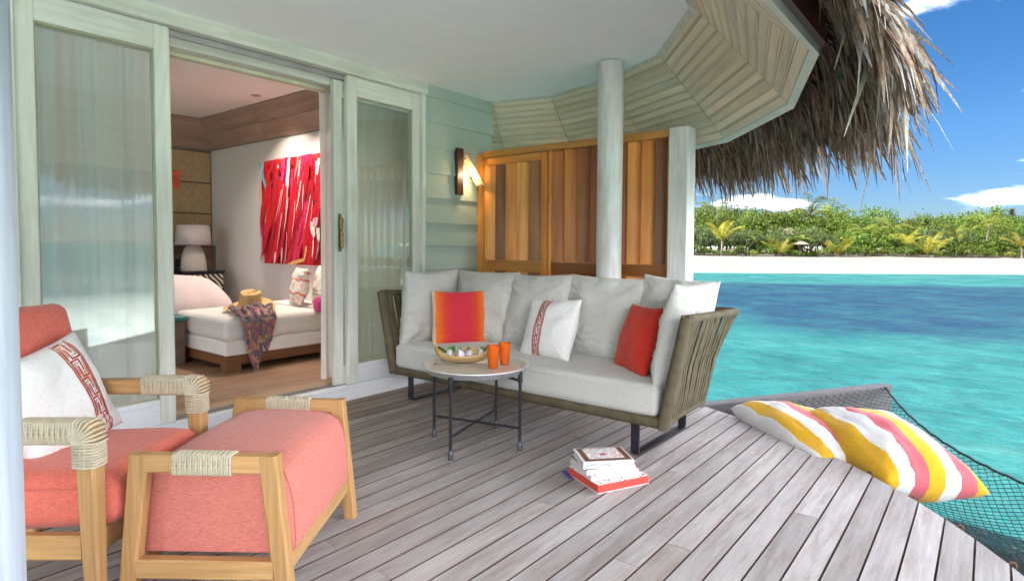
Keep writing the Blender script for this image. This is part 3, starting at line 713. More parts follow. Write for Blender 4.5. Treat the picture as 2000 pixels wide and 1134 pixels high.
def door_leaf(name, label, x0, x1, y0, y1, z0, z1, gx0, gx1, gz0, gz1):
    t = thing(name, label, 'glass door', ((x0+x1)/2, (y0+y1)/2, z0))
    b = MB(); b.box(x0, gx0, y0, y1, z0, z1, 0.003); b.build('stile', M_palez, t)
    b = MB(); b.box(gx1, x1, y0, y1, z0, z1, 0.003); b.build('stile', M_palez, t)
    b = MB(); b.box(gx0+.0005, gx1-.0005, y0+0.002, y1-0.002, gz1, z1-.001, 0.003); b.build('top_rail', M_palex, t)
    b = MB(); b.box(gx0+.0005, gx1-.0005, y0+0.002, y1-0.002, z0+.001, gz0, 0.003); b.build('bottom_rail', M_white_sill, t)
    ym = y0+0.026
    b = MB(); b.box(gx0-0.004, gx1+0.004, ym, ym+0.006, gz0-0.004, gz1+0.004); b.build('pane', M_glass, t)
    # glazing bead round the pane
    b = MB(); w = 0.010
    b.box(gx0+.001, gx0+w, ym-0.010, ym-0.001, gz0+w, gz1-w); b.box(gx1-w, gx1-.001, ym-0.010, ym-0.001, gz0+w, gz1-w)
    b.box(gx0+.001, gx1-.001, ym-0.010, ym-0.001, gz0+.001, gz0+w-.001); b.box(gx0+.001, gx1-.001, ym-0.010, ym-0.001, gz1-w+.001, gz1-.001)
    b.build('glazing_bead', plain('aged_bead', (0.36,0.34,0.22), 0.5), t)
    return t
dl = door_leaf('sliding_door', 'sliding glass door behind the coral armchair, sheer curtain and sea reflection in its pane', 0.795, 1.489, YF+0.012, YF+0.054, 0.1115, 2.360, 0.872, 1.408, 0.255, 2.222)
b = MB(); b.box(1.4895, 1.512, YF+0.06, YF+0.10, 0.1115, 2.32, 0.003); b.build('edge_strip', M_palez, dl)
dr = door_leaf('sliding_door', 'sliding glass door left of the sofa with the brass latch on its edge', 2.690, 3.396, YF+0.012, YF+0.054, 0.1115, 2.360, 2.778, 3.322, 0.255, 2.222)
lf = thing('sliding_door', 'slid back inner door leaf of which only the narrow edge board shows', 'glass door', (2.9, YF+0.08, 0.1115))
b = MB(); b.box(2.605, 2.676, YF+0.056, YF+0.098, 0.1115, 2.322, 0.003); b.build('stile', M_palez, lf)
b = MB(); b.box(2.6765, 3.322, YF+0.060, YF+0.094, 2.20, 2.322, 0.003); b.build('top_rail', M_palex, lf)
b = MB(); b.box(2.6765, 3.322, YF+0.060, YF+0.094, 0.1115, 0.25, 0.003); b.build('bottom_rail', M_palex, lf)
b = MB(); b.box(3.3225, 3.392, YF+0.056, YF+0.098, 0.1115, 2.322, 0.003); b.build('stile', M_palez, lf)
b = MB(); b.box(2.672, 3.326, YF+0.075, YF+0.081, 0.246, 2.204); b.build('pane', M_glass, lf)
M_brass = plain('tarnished_brass', (0.30,0.19,0.085), 0.45, 0.8, nscale=40, amt=0.5)
M_verdi = plain('green_tarnish', (0.11,0.17,0.13), 0.6, 0.5, nscale=50, amt=0.5)
lt = thing('door_latch', 'tarnished brass latch on the edge of the sliding door', 'latch', (2.648, YF+0.05, 1.09))
b = MB(); b.box(2.634, 2.662, YF+0.050, YF+0.0555, 1.09, 1.365, 0.0015); b.build('plate', M_verdi, lt)
b = MB(); b.box(2.640, 2.668, YF+0.030, YF+0.0495, 1.245, 1.335, 0.005); b.tube([(2.656,YF+0.026,1.312),(2.656,YF+0.032,1.312)], 0.011, 12); b.build('bolt_case', M_brass, lt)
b = MB(); b.box(2.642, 2.664, YF+0.022, YF+0.0495, 1.115, 1.238, 0.006); b.build('pull', M_brass, lt)

# ------------------------------------------------------------------ curtains behind the glass
def curtain(name, label, x0, x1, y, z0, z1, folds, amp, mat, seed, printed=None):
    g = random.Random(seed); ph = [g.uniform(0, 6.28) for _ in range(4)]
    mb = MB(); nu = int((x1-x0)*130)
    def f(u, v):
        x = x0+(x1-x0)*u
        k = 0.85+0.3*v
        w = math.sin(u*folds*6.283+ph[0]+0.6*math.sin(u*7+ph[1]))*amp*k + 0.30*amp*math.sin(u*folds*2.7*6.283+ph[2]+v*0.6)
        return Vector((x+0.01*math.sin(v*3+u*9), y+w, z1+(z0-z1)*v))
    mb.grid(f, nu, 14)
    return tag(mb.build(name, mat, None, (0,0,0)), label, 'curtain')
curtain('curtain', 'white sheer curtain hanging behind the left glass door', 0.70, 1.56, YF+0.34, 0.115, 2.44, 5, 0.030, M_sheer, 1)
curtain('curtain', 'pale curtain with a faded floral border behind the right glass door', 2.80, 3.50, YF+0.34, 0.115, 2.44, 6, 0.03, M_sheer_pink, 2)
curtain('curtain', 'gathered pale pink sheer at the right side of the door opening', 2.66, 2.78, YF+0.30, 0.115, 2.44, 2, 0.02, M_sheer_pink, 4)

# ------------------------------------------------------------------ ceiling, soffit, roof edge
RC = Vector((2.489, 3.054))
ANG = [41, 18.9, 1.1, -19.5, -40.3, -66.1, -88.5]
RI = [1.89, 1.872, 1.935, 1.87, 1.889, 1.898, 1.89]; RO = [2.40, 2.40, 2.40, 2.39, 2.394, 2.390, 2.49]
ZI, ZO = ZC, 1.905
VI = [(RC.x+r*math.cos(R(a)), RC.y+r*math.sin(R(a))) for a, r in zip(ANG, RI)]; VO = [(RC.x+r*math.cos(R(a)), RC.y+r*math.sin(R(a))) for a, r in zip(ANG, RO)]
VI.append((-4.0, VI[-1][1])); VO.append((-4.0, VO[-1][1]))
b = MB()
cp = [(-2.2, YF+0.3), (4.1, YF+0.3), (VI[0][0]-0.1, YF+0.3)] + VI[1:]
cp = [(-4.0, YF+0.018), (VI[1][0], YF+0.018)] + VI[1:]
b.prism(cp[::-1], ZC, ZC+0.06); ceil_o = struct(b.build('ceiling', M_ceil), 'smooth white ceiling over the deck', 'ceiling')
soffit = bpy.data.objects.new('soffit', None); col.objects.link(soffit); soffit.location = (4, 2, 1.9); tag(soffit, 'sloping limewashed board soffit round the edge of the ceiling', 'soffit', None, 'structure')
NB = 12
for i in range(len(VI)-1):
    A0, A1 = Vector((*VI[i], ZI)), Vector((*VI[i+1], ZI)); B0, B1 = Vector((*VO[i], ZO)), Vector((*VO[i+1], ZO))
    nrm = (A1-A0).cross(B0-A0).normalized()
    if nrm.z > 0: nrm = -nrm
    xd = (A1-A0).normalized()
    bk = MB(); o1 = -nrm*0.014
    bk.add([A0+o1, A1+o1, B1+o1, B0+o1, A0-nrm*.03, A1-nrm*.03, B1-nrm*.03, B0-nrm*.03], [(0,1,2,3),(7,6,5,4),(0,4,5,1),(2,6,7,3)])
    bk.build('backing', M_groove, soffit)
    spans = []
    for k in range(NB):
        spans += [(k/NB+0.003, (k+0.80)/NB-0.002), ((k+0.80)/NB+0.002, (k+1)/NB-0.003)]
    yd = nrm.cross(xd)
    Mf = Matrix((xd, yd, nrm)).transposed().to_4x4(); Mf.translation = (A0+B1)/2; Mi = Mf.inverted()
    for t0, t1 in spans:
        q = [A0.lerp(B0, t0), A1.lerp(B1, t0), A1.lerp(B1, t1), A0.lerp(B0, t1)]
        e = 0.003
        q[0] += xd*e; q[3] += xd*e; q[1] -= xd*e; q[2] -= xd*e
        mb = MB(); lo = [Mi @ p for p in q]; hi = [Mi @ (p-nrm*0.012) for p in q]
        mb.add(lo+hi, [(0,1,2,3),(7,6,5,4),(0,4,5,1),(1,5,6,2),(2,6,7,3),(3,7,4,0)], False)
        o = mb.build('soffit_board' if t1-t0 > 0.05 else 'soffit_bead', M_soffit, soffit, None)
        o.matrix_parent_inverse = Matrix.Translation(-soffit.location); o.matrix_basis = Mf
    # narrow bead between every pair of boards
# trim round the ceiling, cream edge board, red fascia
def ring_strip(name, mat, P0, z0, P1, z1, P2, z2, P3, z3):
    """closed strip of four corner lines along the roof edge"""
    mb = MB(); rings = [[Vector((*a, z0)), Vector((*b_, z1)), Vector((*c, z2)), Vector((*d, z3))] for a, b_, c, d in zip(P0, P1, P2, P3)]
    mb.loft(rings); return mb.build(name, mat, soffit)
def offs(P, d):
    out = []
    for i, p in enumerate(P):
        p = Vector(p); a = Vector(P[max(0, i-1)]); c = Vector(P[min(len(P)-1, i+1)])
        n1 = Vector(((p-a).y, -(p-a).x)) if i > 0 else None; n2 = Vector(((c-p).y, -(c-p).x)) if i < len(P)-1 else None
        ns = [n.normalized() for n in (n1, n2) if n is not None]
        # path runs clockwise (outside is to its left)
        n = -sum(ns, Vector((0, 0))); n.normalize(); k = 1/max(0.5, abs(n.dot(ns[0])))
        out.append(tuple(p+n*d*k))
    return out
if (Vector(offs(VO, 0.1)[3])-RC).length < (Vector(VO[3])-RC).length:
    _o = offs
    def offs(P, d): return _o(P, -d)
ring_strip('ceiling_trim', M_palex, offs(VI, -0.03), ZI-0.001, offs(VI, 0.012), ZI-0.014, offs(VI, 0.012), ZI+0.03, offs(VI, -0.03), ZI+0.03)
ring_strip('edge_board', M_fascia, offs(VO, -0.008), ZO-0.004, offs(VO, 0.026), ZO-0.022, offs(VO, 0.026), ZO+0.10, offs(VO, -0.008), ZO+0.10)
ring_strip('fascia_board', M_redfascia, offs(VO, 0.0265), ZO+0.012, offs(VO, 0.046), ZO+0.020, offs(VO, 0.046), ZO+0.30, offs(VO, 0.0265), ZO+0.30)

# roof: one thick thatch slab over the soffit, blades layered on its underside and rim
def dense(P, st=0.12):
    out = []
    for a, b_ in zip(P[:-1], P[1:]):
        a, b_ = Vector(a), Vector(b_); n = max(1, int((b_-a).length/st))
        for k in range(n): out.append(tuple(a.lerp(b_, k/n)))
    out.append(tuple(P[-1])); return out
def thatch_mat(name, dark, mid, light):
    t = NT(name); v = t.new('ShaderNodeNewGeometry').outputs['Position']
    n = t.noise(t.mapping(v, (26, 26, 5)), 1.0, 4, 0.7); n2 = t.noise(v, 90.0, 2)
    c = t.ramp(t.math('ADD', t.math('MULTIPLY', n, 0.75), t.math('MULTIPLY', n2, 0.25)), [(0.32, dark), (0.5, mid), (0.66, light)])
    t.set(color=c, rough=0.75, spec=0.25); t.bump(n2, 0.4, 0.003)
    return t.m
M_thin = thatch_mat('inner_thatch', (0.075,0.046,0.030), (0.19,0.128,0.085), (0.40,0.30,0.22))
M_thout = thatch_mat('sun_bleached_thatch', (0.16,0.145,0.13), (0.36,0.34,0.315), (0.60,0.58,0.555))
thatch = thing('thatched_roof', 'shaggy palm thatch roof edge with grey bleached fronds hanging over the deck', 'thatch roof', (2.5, 3, 1.7))
E0, E1, EU, EV = dense(offs(VO, 0.071)), dense(offs(VO, 0.33)), dense(offs(VO, 0.30)), dense(offs(VI, -0.2))
def resam(P, n=160):
    L = [0]
    for a, b_ in zip(P[:-1], P[1:]): L.append(L[-1]+(Vector(b_)-Vector(a)).length)
    out = []
    for i in range(n+1):
        s = L[-1]*i/n; k = 0
        while k < len(L)-2 and L[k+1] < s: k += 1
        f = (s-L[k])/max(1e-9, L[k+1]-L[k]); out.append(tuple(Vector(P[k]).lerp(Vector(P[k+1]), min(1, f))))
    return out
def bypiece(d, n=24):
    P = offs(VO, d); out = []
    for a, b_ in zip(P[:-1], P[1:]):
        for k in range(n): out.append(tuple(Vector(a).lerp(Vector(b_), k/n)))
    out.append(tuple(P[-1])); return out
LI = [tuple(Vector(VI[i]).lerp(Vector(VI[i+1]), k/24)) for i in range(len(VI)-1) for k in range(24)]+[VI[-1]]
mb = MB()
A_, B_ = bypiece(0.0705), bypiece(0.27)
rings = [[Vector((*a, ZO+0.16)), Vector((*b_, ZO-0.07)), Vector((*b_, ZO+0.06)), Vector((*c, ZI+0.75)), Vector((*c, ZI+0.45))] for a, b_, c in zip(A_, B_, LI)]
mb.loft(rings); mb.build('thatch_bed', M_thin, thatch)
b = MB(); b.prism([(-4.0, 9), (4.3, 9), (4.3, YF)]+VI[1:], ZI+0.76, ZI+0.9); b.build('roof_deck', M_thin, thatch)
def blade(mb, p, d, L, w, droop, g, kink=0.0):
    """one dry leaf strip that bends towards the ground"""
    d = Vector(d).normalized(); sd = d.cross(Vector((0,0,1))); sd = sd.normalized() if sd.length > 1e-3 else Vector((1,0,0))
    sd = (Matrix.Rotation(g.uniform(-1.3,1.3), 3, d) @ sd); n = 4; pts = []; q = Vector(p); dd = d.copy()
    cur = Vector((g.gauss(0,1), g.gauss(0,1), 0))*kink
    for i in range(n+1):
        pts.append((q.copy(), w*(1.0 if i < 2 else (1-(i-1)/(n-0.6)))))
        q = q+dd*L/n; dd = (dd+Vector((0,0,-droop/n*1.6))+cur/n).normalized()
    vs_ = []; 
    for q, ww in pts: vs_ += [q-sd*max(ww,0.0008)/2, q+sd*max(ww,0.0008)/2]
    mb.add(vs_, [(2*i, 2*i+1, 2*i+3, 2*i+2) for i in range(n)])
g = random.Random(21)
P0, P1 = bypiece(0.072, 60), bypiece(0.27, 60)
def edge_at(i, o):
    a, b_ = Vector(P0[i]), Vector(P1[i]); return a.lerp(b_, o), (b_-a).normalized()
NP = len(P0)-1
inner, outer = MB(), MB()
seglen = [(Vector(P0[i+1])-Vector(P0[i])).length for i in range(NP)]
for i in range(NP):
    x = P0[i][0]; y_ = P0[i][1]
    k = 1.0 if y_ > 0.95 or x > 2.0 else max(0.12, min(1, (x-1.55)/0.5))
    for o, dens, L0 in ((0.02, 80, 0.26),(0.18, 80, 0.30),(0.36, 85, 0.32),(0.54, 90, 0.34),(0.72, 95, 0.34),(0.9, 110, 0.36)):
        nn = seglen[i]*dens; nn = int(nn)+(g.random() < nn-int(nn))
        if x < 0.9: nn = int(nn*0.3)
        for _ in range(nn):
            oo = o+g.uniform(-.1,.1); f = g.random(); q, nr = edge_at(i, oo); q2 = edge_at(i+1, oo)[0]; q = q.lerp(q2, f)
            z = ZO+0.16-0.23*oo-0.004
            tg = Vector((-nr.y, nr.x)); d = Vector((nr.x, nr.y, 0))*g.uniform(0.2,0.65)+Vector((tg.x, tg.y, 0))*g.gauss(0,0.30)+Vector((0,0,-g.uniform(0.30,0.80)))
            L = L0*k*g.uniform(0.55,1.25); 
            if x < 2.9: L *= 0.8
            blade(outer if g.random() < 0.10 else inner, (q.x, q.y, z), d, L, g.uniform(0.010,0.034), g.uniform(0.3,1.2), g, 0.22)
    nn = seglen[i]*190*(0.3 if x < 0.9 else 1)*max(0.25, 1+1.9*nz((x*3.0, y_*3.0, 0), 1.0, 6)); nn = int(nn)+(g.random() < nn-int(nn))
    for _ in range(nn):
        oo = 1.0+g.uniform(-.05,.08); f = g.random(); q, nr = edge_at(i, oo); q = q.lerp(edge_at(i+1, oo)[0], f)
        tg = Vector((-nr.y, nr.x)); d = Vector((nr.x, nr.y, 0))*g.uniform(0.10,0.55)+Vector((tg.x, tg.y, 0))*g.gauss(0,0.34)+Vector((0,0,-g.uniform(0.4,1.0)))
        near = max(0, min(1, (3.4-x)/1.2))
        L = k*g.uniform(0.16,0.46)*(1-0.12*near)*(0.75+0.75*max(0, 0.5+nz((q.x*4, q.y*4, 0), 1.3, 9)))
        if x < 2.9: L *= 0.72
        elif g.random() < 0.04: L *= 1.35
        blade(outer if g.random() < 0.25+0.6*near else inner, (q.x, q.y, ZO+g.uniform(-0.06,0.06)), d, L, g.uniform(0.006,0.026), g.uniform(0.5,1.3), g, 0.2)
for mb, nm, mt in ((inner, 'thatch_fronds', M_thin), (outer, 'bleached_fronds', M_thout)):
    o = mb.build(nm, mt, thatch); o['kind'] = 'stuff'
big = MB()
for x, y_, z, dx, dy, L, w in ((2.33,0.42,1.98,0.05,0.05,0.58,0.024),(2.30,0.36,2.02,-0.25,0.25,0.30,0.022),(2.22,0.34,1.98,0.0,0.03,0.34,0.02),(2.47,0.33,1.98,0.10,-0.04,0.42,0.022),(2.66,0.35,1.95,-0.30,0.25,0.42,0.024),(2.52,0.30,1.94,-0.35,0.30,0.30,0.02),(2.60,0.26,1.92,0.10,0.0,0.5,0.028)):
    blade(big, (x, y_, z), (dx, dy, -1), L, w, 0.25, g, 0.10)
o = big.build('dry_frond_strips', plain('pale_dry_frond', (0.46,0.40,0.31), 0.7, nscale=30, amt=0.25), thatch)
# round columns and the grey post
M_column = wood('limewashed_column', [(0.58,0.56,0.53),(0.70,0.69,0.68),(0.66,0.65,0.62),(0.74,0.74,0.74)], 'Z', 0.55, 6, 6, 0.25, 0.03, 0.30, 0.3, False, (0.42,0.35,0.24), 0.42)
b = MB(); b.lathe([(0.089,-0.04),(0.091,1.2),(0.092,ZC-0.006)], 40, (0,0,0)); o = b.build('round_column', M_column, None, (3.862,2.174,0)); tag(o, 'limewashed round timber column behind the sofa', 'column')
b = MB(); b.lathe([(0.090,-0.03),(0.090,1.2),(0.090,ZC-0.006)], 48, (0,0,0)); o = b.build('round_column', wood('skylight_dimmed_column', [(0.27,0.30,0.34),(0.37,0.41,0.45),(0.33,0.36,0.41),(0.40,0.43,0.49)], 'Z', 0.6, 9, 9, 0.2, 0.03, 0.22, 0.3), None, (0.235,1.53,0), (0,0,1)); tag(o, 'limewashed round timber column at the left edge in front of the armchair', 'column')  # limewash darkened to blue-grey in the colour, offsetting bright skylight on this column
b = MB(); b.box(-0.07,0.07,-0.07,0.07,-0.03,1.975,0.004); o = b.build('square_post', M_column, None, (4.10,1.73,0)); tag(o, 'grey square timber post at the end of the slatted screen', 'post')

# ------------------------------------------------------------------ slatted screen
M_teakz = wood('oiled_hardwood_upright', [(0.33,0.115,0.020),(0.56,0.225,0.040),(0.66,0.30,0.062),(0.47,0.165,0.028)], 'Z', 0.38, 14, 7, 0.15, 0.10, 0.28, 0.45, True)
M_teaky = wood('oiled_hardwood_rail', [(0.27,0.10,0.02),(0.44,0.18,0.036),(0.52,0.235,0.052),(0.36,0.13,0.025)], 'Y', 0.4, 14, 7, 0.15, 0.10, 0.28, 0.45, True)
scr = thing('privacy_screen', 'orange brown hardwood screen of upright slats with a gate leaf beside the wall', 'screen', (4.10, 2.7, 0))
def scr_part(name, mat, y0, y1, z0, z1, x0=-0.025, x1=0.025, c=0.004, colr=(1,1,1,1)):
    b = MB(); b.box(-(x1-x0)/2, (x1-x0)/2, -(y1-y0)/2, (y1-y0)/2, -(z1-z0)/2, (z1-z0)/2, c)
    o = b.build(name, mat, scr, ((x0+x1)/2, (y0+y1)/2-2.7, (z0+z1)/2)); o.color = colr; return o
scr_part('post', M_teakz, 3.575, 3.640, -0.02, 1.955, -0.035, 0.035, colr=(1.15,1.1,1.0,1))
scr_part('top_rail', M_teaky, 1.8005, 3.5745, 1.918, 1.972, -0.035, 0.045)
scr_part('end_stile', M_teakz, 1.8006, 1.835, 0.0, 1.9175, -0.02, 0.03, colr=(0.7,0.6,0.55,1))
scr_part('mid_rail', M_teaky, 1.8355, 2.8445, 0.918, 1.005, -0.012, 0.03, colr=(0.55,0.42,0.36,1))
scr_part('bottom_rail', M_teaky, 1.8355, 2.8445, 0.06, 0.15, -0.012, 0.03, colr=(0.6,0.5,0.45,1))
scr_part('gate_stile', M_teakz, 2.8450, 2.8715, 0.02, 1.9175, -0.02, 0.03, colr=(1.3,1.2,1.0,1))
scr_part('gate_stile', M_teakz, 2.8745, 2.9350, 0.06, 1.912, -0.035, 0.012, colr=(1.1,1.0,0.9,1))
scr_part('gate_stile', M_teakz, 3.5150, 3.5720, 0.06, 1.912, -0.035, 0.012, colr=(0.8,0.7,0.65,1))
scr_part('gate_top_rail', M_teaky, 2.9355, 3.5145, 1.842, 1.912, -0.035, 0.012, colr=(1.05,1.0,0.9,1))
scr_part('gate_mid_rail', M_teaky, 2.9355, 3.5145, 0.918, 1.012, -0.035, 0.012)
scr_part('gate_bottom_rail', M_teaky, 2.9355, 3.5145, 0.07, 0.16, -0.035, 0.012)
g = random.Random(9)
def slat(y, z0, z1, tone, x=0.045, ang=36, w=0.150):
    mb = MB(); n = 6; th = 0.018       # slightly cupped board set at an angle
    top = []; ring0, ring1 = [], []
    for i in range(n+1):
        s = -w/2+w*i/n; cup = -0.012*(1-(2*i/n-1)**2)
        ring0.append(Vector((cup-th/2, s, -(z1-z0)/2)))
    for i in range(n+1):
        s = w/2-w*i/n; cup = -0.012*(1-(2*i/n-1)**2)
        ring0.append(Vector((cup+th/2, s, -(z1-z0)/2)))
    ring1 = [p+Vector((0,0,z1-z0)) for p in ring0]
    mb.loft([ring0, ring1])
    o = mb.build('slat', M_teakz, scr, (x, y-2.7, (z0+z1)/2), (0, 0, R(ang))); o.color = tone
GOLD, ORA, BRN, DRK, LIT = (1.25,1.25,1.2,1), (1.05,0.85,0.62,1), (0.62,0.50,0.42,1), (0.34,0.28,0.30,1), (1.25,1.12,0.85,1)
gate = [(3.47,GOLD),(3.35,DRK),(3.235,LIT),(3.11,GOLD),(2.985,(0.45,0.38,0.36,1))]
mid = [(2.79,(0.85,0.68,0.5,1)),(2.665,ORA),(2.54,BRN),(2.42,(0.5,0.3,0.22,1)),(2.30,ORA),(2.19,(0.6,0.42,0.30,1)),(2.10,GOLD),(1.985,ORA),(1.875,DRK)]
for y, c in gate:
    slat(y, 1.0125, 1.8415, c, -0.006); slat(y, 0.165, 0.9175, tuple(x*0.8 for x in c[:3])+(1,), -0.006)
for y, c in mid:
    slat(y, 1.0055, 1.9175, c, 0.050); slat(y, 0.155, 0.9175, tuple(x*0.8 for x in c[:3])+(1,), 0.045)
b = MB(); b.box(4.052,4.062,3.552,3.566,1.83,1.90,0.002); b.build('gate_hinge', M_brass, scr)

# ------------------------------------------------------------------ wall sconce
sc = thing('wall_sconce', 'lit wall sconce with a curved frosted glass shade on a dark wood strip', 'wall lamp', (3.81, YF, 1.58))
b = MB(); b.box(3.775, 3.852, YF-0.050, YF-0.008, 1.575, 1.975, 0.003); b.build('backplate', wood('dark_wenge', [(0.035,0.014,0.010),(0.075,0.028,0.018)], 'Z', 0.4, 14, 8), sc)
def frosted():
    t = NT('frosted_shade'); v = t.tc().outputs['Object']
    t.set(color=(0.75,0.72,0.62), rough=0.45, spec=0.5)
    tl = t.new('ShaderNodeBsdfTranslucent'); tl.inputs[0].default_value = (0.85,0.78,0.60,1)
    mx = t.new('ShaderNodeMixShader'); mx.inputs[0].default_value = 0.6
    t.l.new(t.p.outputs[0], mx.inputs[1]); t.l.new(tl.outputs[0], mx.inputs[2]); t.l.new(mx.outputs[0], t.out.inputs[0]); return t.m
mb = MB(); p0, p1 = Vector((3.842, YF-0.055, 1.92)), Vector((3.965, YF-0.135, 1.655)); ax_ = (p1-p0).normalized()
e1 = ax_.cross(Vector((0,0,1))).normalized(); e2 = ax_.cross(e1)
rings = []
for i in range(13):
    f = i/12; c = p0.lerp(p1, f); w = 0.036+0.018*f; ring = []
    for k in range(13):
        a = math.pi*2*(k/12)*0.62 + math.pi*0.88
        ring.append(c+e1*math.cos(a)*w+e2*math.sin(a)*w*0.75+ax_*(0.012*math.sin(k*1.7) if i == 12 else 0))
    rings.append(ring)
vs_ = [p for r_ in rings for p in r_]; mb.add(vs_, [(i*13+k, i*13+k+1, (i+1)*13+k+1, (i+1)*13+k) for i in range(12) for k in range(12)], True)
sh = mb.build('glass_shade', frosted(), sc); md = sh.modifiers.new('thick', 'SOLIDIFY'); md.thickness = 0.004
b = MB(); bc = p0.lerp(p1, 0.62); b.lathe([(0.0,-0.03),(0.011,-0.02),(0.014,0),(0.011,0.02),(0,0.028)], 14, bc)
tb = NT('bulb_glow'); tb.set(color=(1,0.85,0.6), emit=(1.0,0.72,0.36,1), estr=3.0); b.build('bulb', tb.m, sc)
b = MB(); b.tube([(3.835,YF-0.05,1.885),(3.842,YF-0.075,1.885)], 0.007, 10); b.build('fixing_screw', M_brass, sc)
pl_ = bpy.data.lights.new('sconce_light', 'POINT'); pl_.energy = 0.5; pl_.color = (1,0.72,0.4); pl_.shadow_soft_size = 0.02
lo = bpy.data.objects.new('sconce_light', pl_); col.objects.link(lo); lo.location = p0.lerp(p1, 0.62)+Vector((0,0.0,0)); 
lo.parent = sc; lo.matrix_parent_inverse = Matrix(mw(sc)).inverted()

# ------------------------------------------------------------------ sofa
def rope_mat():
    t = NT('olive_braid'); v = t.tc().outputs['Object']
    n = t.noise(v, 300, 3); t.set(color=t.ramp(t.noise(v, 14, 4), [(0.3, (0.082,0.066,0.038)), (0.7, (0.128,0.104,0.064))]), rough=0.85, spec=0.2)
    t.bump(n, 0.4, 0.002); return t.m
M_rope = rope_mat()
M_blackmetal = plain('dark_powder_coat', (0.025,0.026,0.033), 0.42, 0.3, nscale=20, amt=0.3, bump=0.15, bscale=200)
M_linen = fabric('stone_grey_canvas', (0.53,0.515,0.47), (0.44,0.43,0.39), 420, 0.4, speck=0.05)
M_seat = fabric('seat_mesh_canvas', (0.56,0.545,0.505), (0.46,0.445,0.41), 520, 0.4, speck=0.05)
sofa = thing('sofa', 'olive strap woven outdoor sofa with light grey seat cushion and dark sled legs', 'sofa', (3.28, 2.34, 0))
def wrapped(path, r, closed=False, name='rail', pitch=0.011):
    """tube wound with flat braid: a low ridge at every turn"""
    P = [Vector(p) for p in path]; out = []; rad = []
    L = 0
    for a, b_ in zip(P[:-1], P[1:]):
        n = max(1, int((b_-a).length/(pitch/2)))
        for k in range(n):
            out.append(a.lerp(b_, k/n)); rad.append(r*(1.0 if len(out) % 2 else 1.055))
    out.append(P[-1]); rad.append(r)
    b = MB(); b.tube(out, rad, 10); return b.build(name, M_rope, sofa)
def arc(c, r, a0, a1, z0, z1, n=7): return [(c[0]+r*math.cos(R(a0+(a1-a0)*i/n)), c[1]+r*math.sin(R(a0+(a1-a0)*i/n)), z0+(z1-z0)*i/n) for i in range(n+1)]
ZT = 0.785
top = [(2.85,1.165,ZT)] + [(3.2,1.175,ZT-0.015)] + arc((3.62,1.285), 0.10, -90, 0, ZT-0.03, ZT-0.035) + [(3.73,2.3,ZT-0.035)] + arc((3.63,3.38), 0.10, 0, 90, ZT-0.035, ZT-0.03) + [(3.2,3.488,ZT-0.015),(2.85,3.495,ZT+0.005)]
bot = [(2.905,1.315,0.225),(3.5,1.33,0.225)]+arc((3.5,1.39),0.06,-90,0,0.225,0.225,4)+[(3.56,2.3,0.225)]+arc((3.5,3.34),0.06,0,90,0.225,0.225,4)+[(2.905,3.405,0.225)]
wrapped(top, 0.021, name='top_rail'); wrapped(bot, 0.026, name='base_rail')
wrapped([(2.905,1.30,0.225),(2.905,3.42,0.225)], 0.030, name='front_rail')
def front_post(p0, p1):
    b = MB(); a, c = Vector(p0), Vector(p1); n = 90
    b.tube([a.lerp(c, i/n) for i in range(n+1)], [(0.034-0.006*i/n)*(1.0 if i % 2 else 1.05) for i in range(n+1)], 12); b.build('front_post', M_rope, sofa)
front_post((2.905,1.305,0.20),(2.85,1.163,ZT+0.012)); front_post((2.905,3.413,0.20),(2.85,3.497,ZT+0.016))
def along(P, s):
    P = [Vector(p) for p in P]; L = [0]
    for a, b_ in zip(P[:-1], P[1:]): L.append(L[-1]+(b_-a).length)
    s *= L[-1]
    for i in range(len(P)-1):
        if L[i+1] >= s: return P[i].lerp(P[i+1], (s-L[i])/max(1e-9, L[i+1]-L[i]))
    return P[-1]
gs = random.Random(4)
NS = 112
for i in range(NS):
    for layer in (0, 1):
        s0 = (i+0.5)/NS; s1 = s0 + (0.018 if layer == 0 else -0.018)*gs.uniform(0.6,1.25)
        s1 = max(0.004, min(0.996, s1))
        a, c = along(bot, s0), along(top, s1)
        t0 = (along(top, min(1, s1+0.01))-along(top, max(0, s1-0.01))).normalized()
        nrm = (c-a).cross(t0).normalized()*(0.016 if layer == 0 else -0.014)
        mid = (a+c)/2 + nrm*0.3 + Vector((gs.gauss(0,.002), gs.gauss(0,.002), 0))
        b = MB(); pts = [a+nrm*1.5, a.lerp(mid, .5)+nrm*0.9, mid, mid.lerp(c, .5)+nrm*0.6, c+nrm*1.3]; w = 0.0105; th = 0.0022
        rings = []
        for j, p in enumerate(pts):
            tw = t0*w; nn = nrm.normalized()*th
            rings.append([p-tw-nn, p+tw-nn, p+tw+nn, p-tw+nn])
        b.loft(rings); b.build('strap', M_rope, sofa)
for y in (1.49, 3.30):
    path = [(2.965,0.20),(2.965,0.028),(2.972,0.012),(2.99,0.006)]; path += [(3.58,0.006),(3.60,0.012),(3.608,0.028),(3.608,0.20)]
    b = MB(); rings = []
    P = [Vector((x, 0, z)) for x, z in path]
    for i, p in enumerate(P):
        a = P[max(0, i-1)]; c = P[min(len(P)-1, i+1)]; t_ = (c-a).normalized(); n_ = Vector((-t_.z, 0, t_.x))
        rings.append([p+n_*0.006+Vector((0, y-0.024, 0)), p+n_*0.006+Vector((0, y+0.024, 0)), p-n_*0.006+Vector((0, y+0.024, 0)), p-n_*0.006+Vector((0, y-0.024, 0))])
    b.loft(rings); b.build('sled_leg', M_blackmetal, sofa)
for x in (3.05, 3.4):
    b = MB(); b.bar((x,1.33,0.215),(x,3.39,0.215),0.05,0.02); b.build('cross_bar', M_blackmetal, sofa)
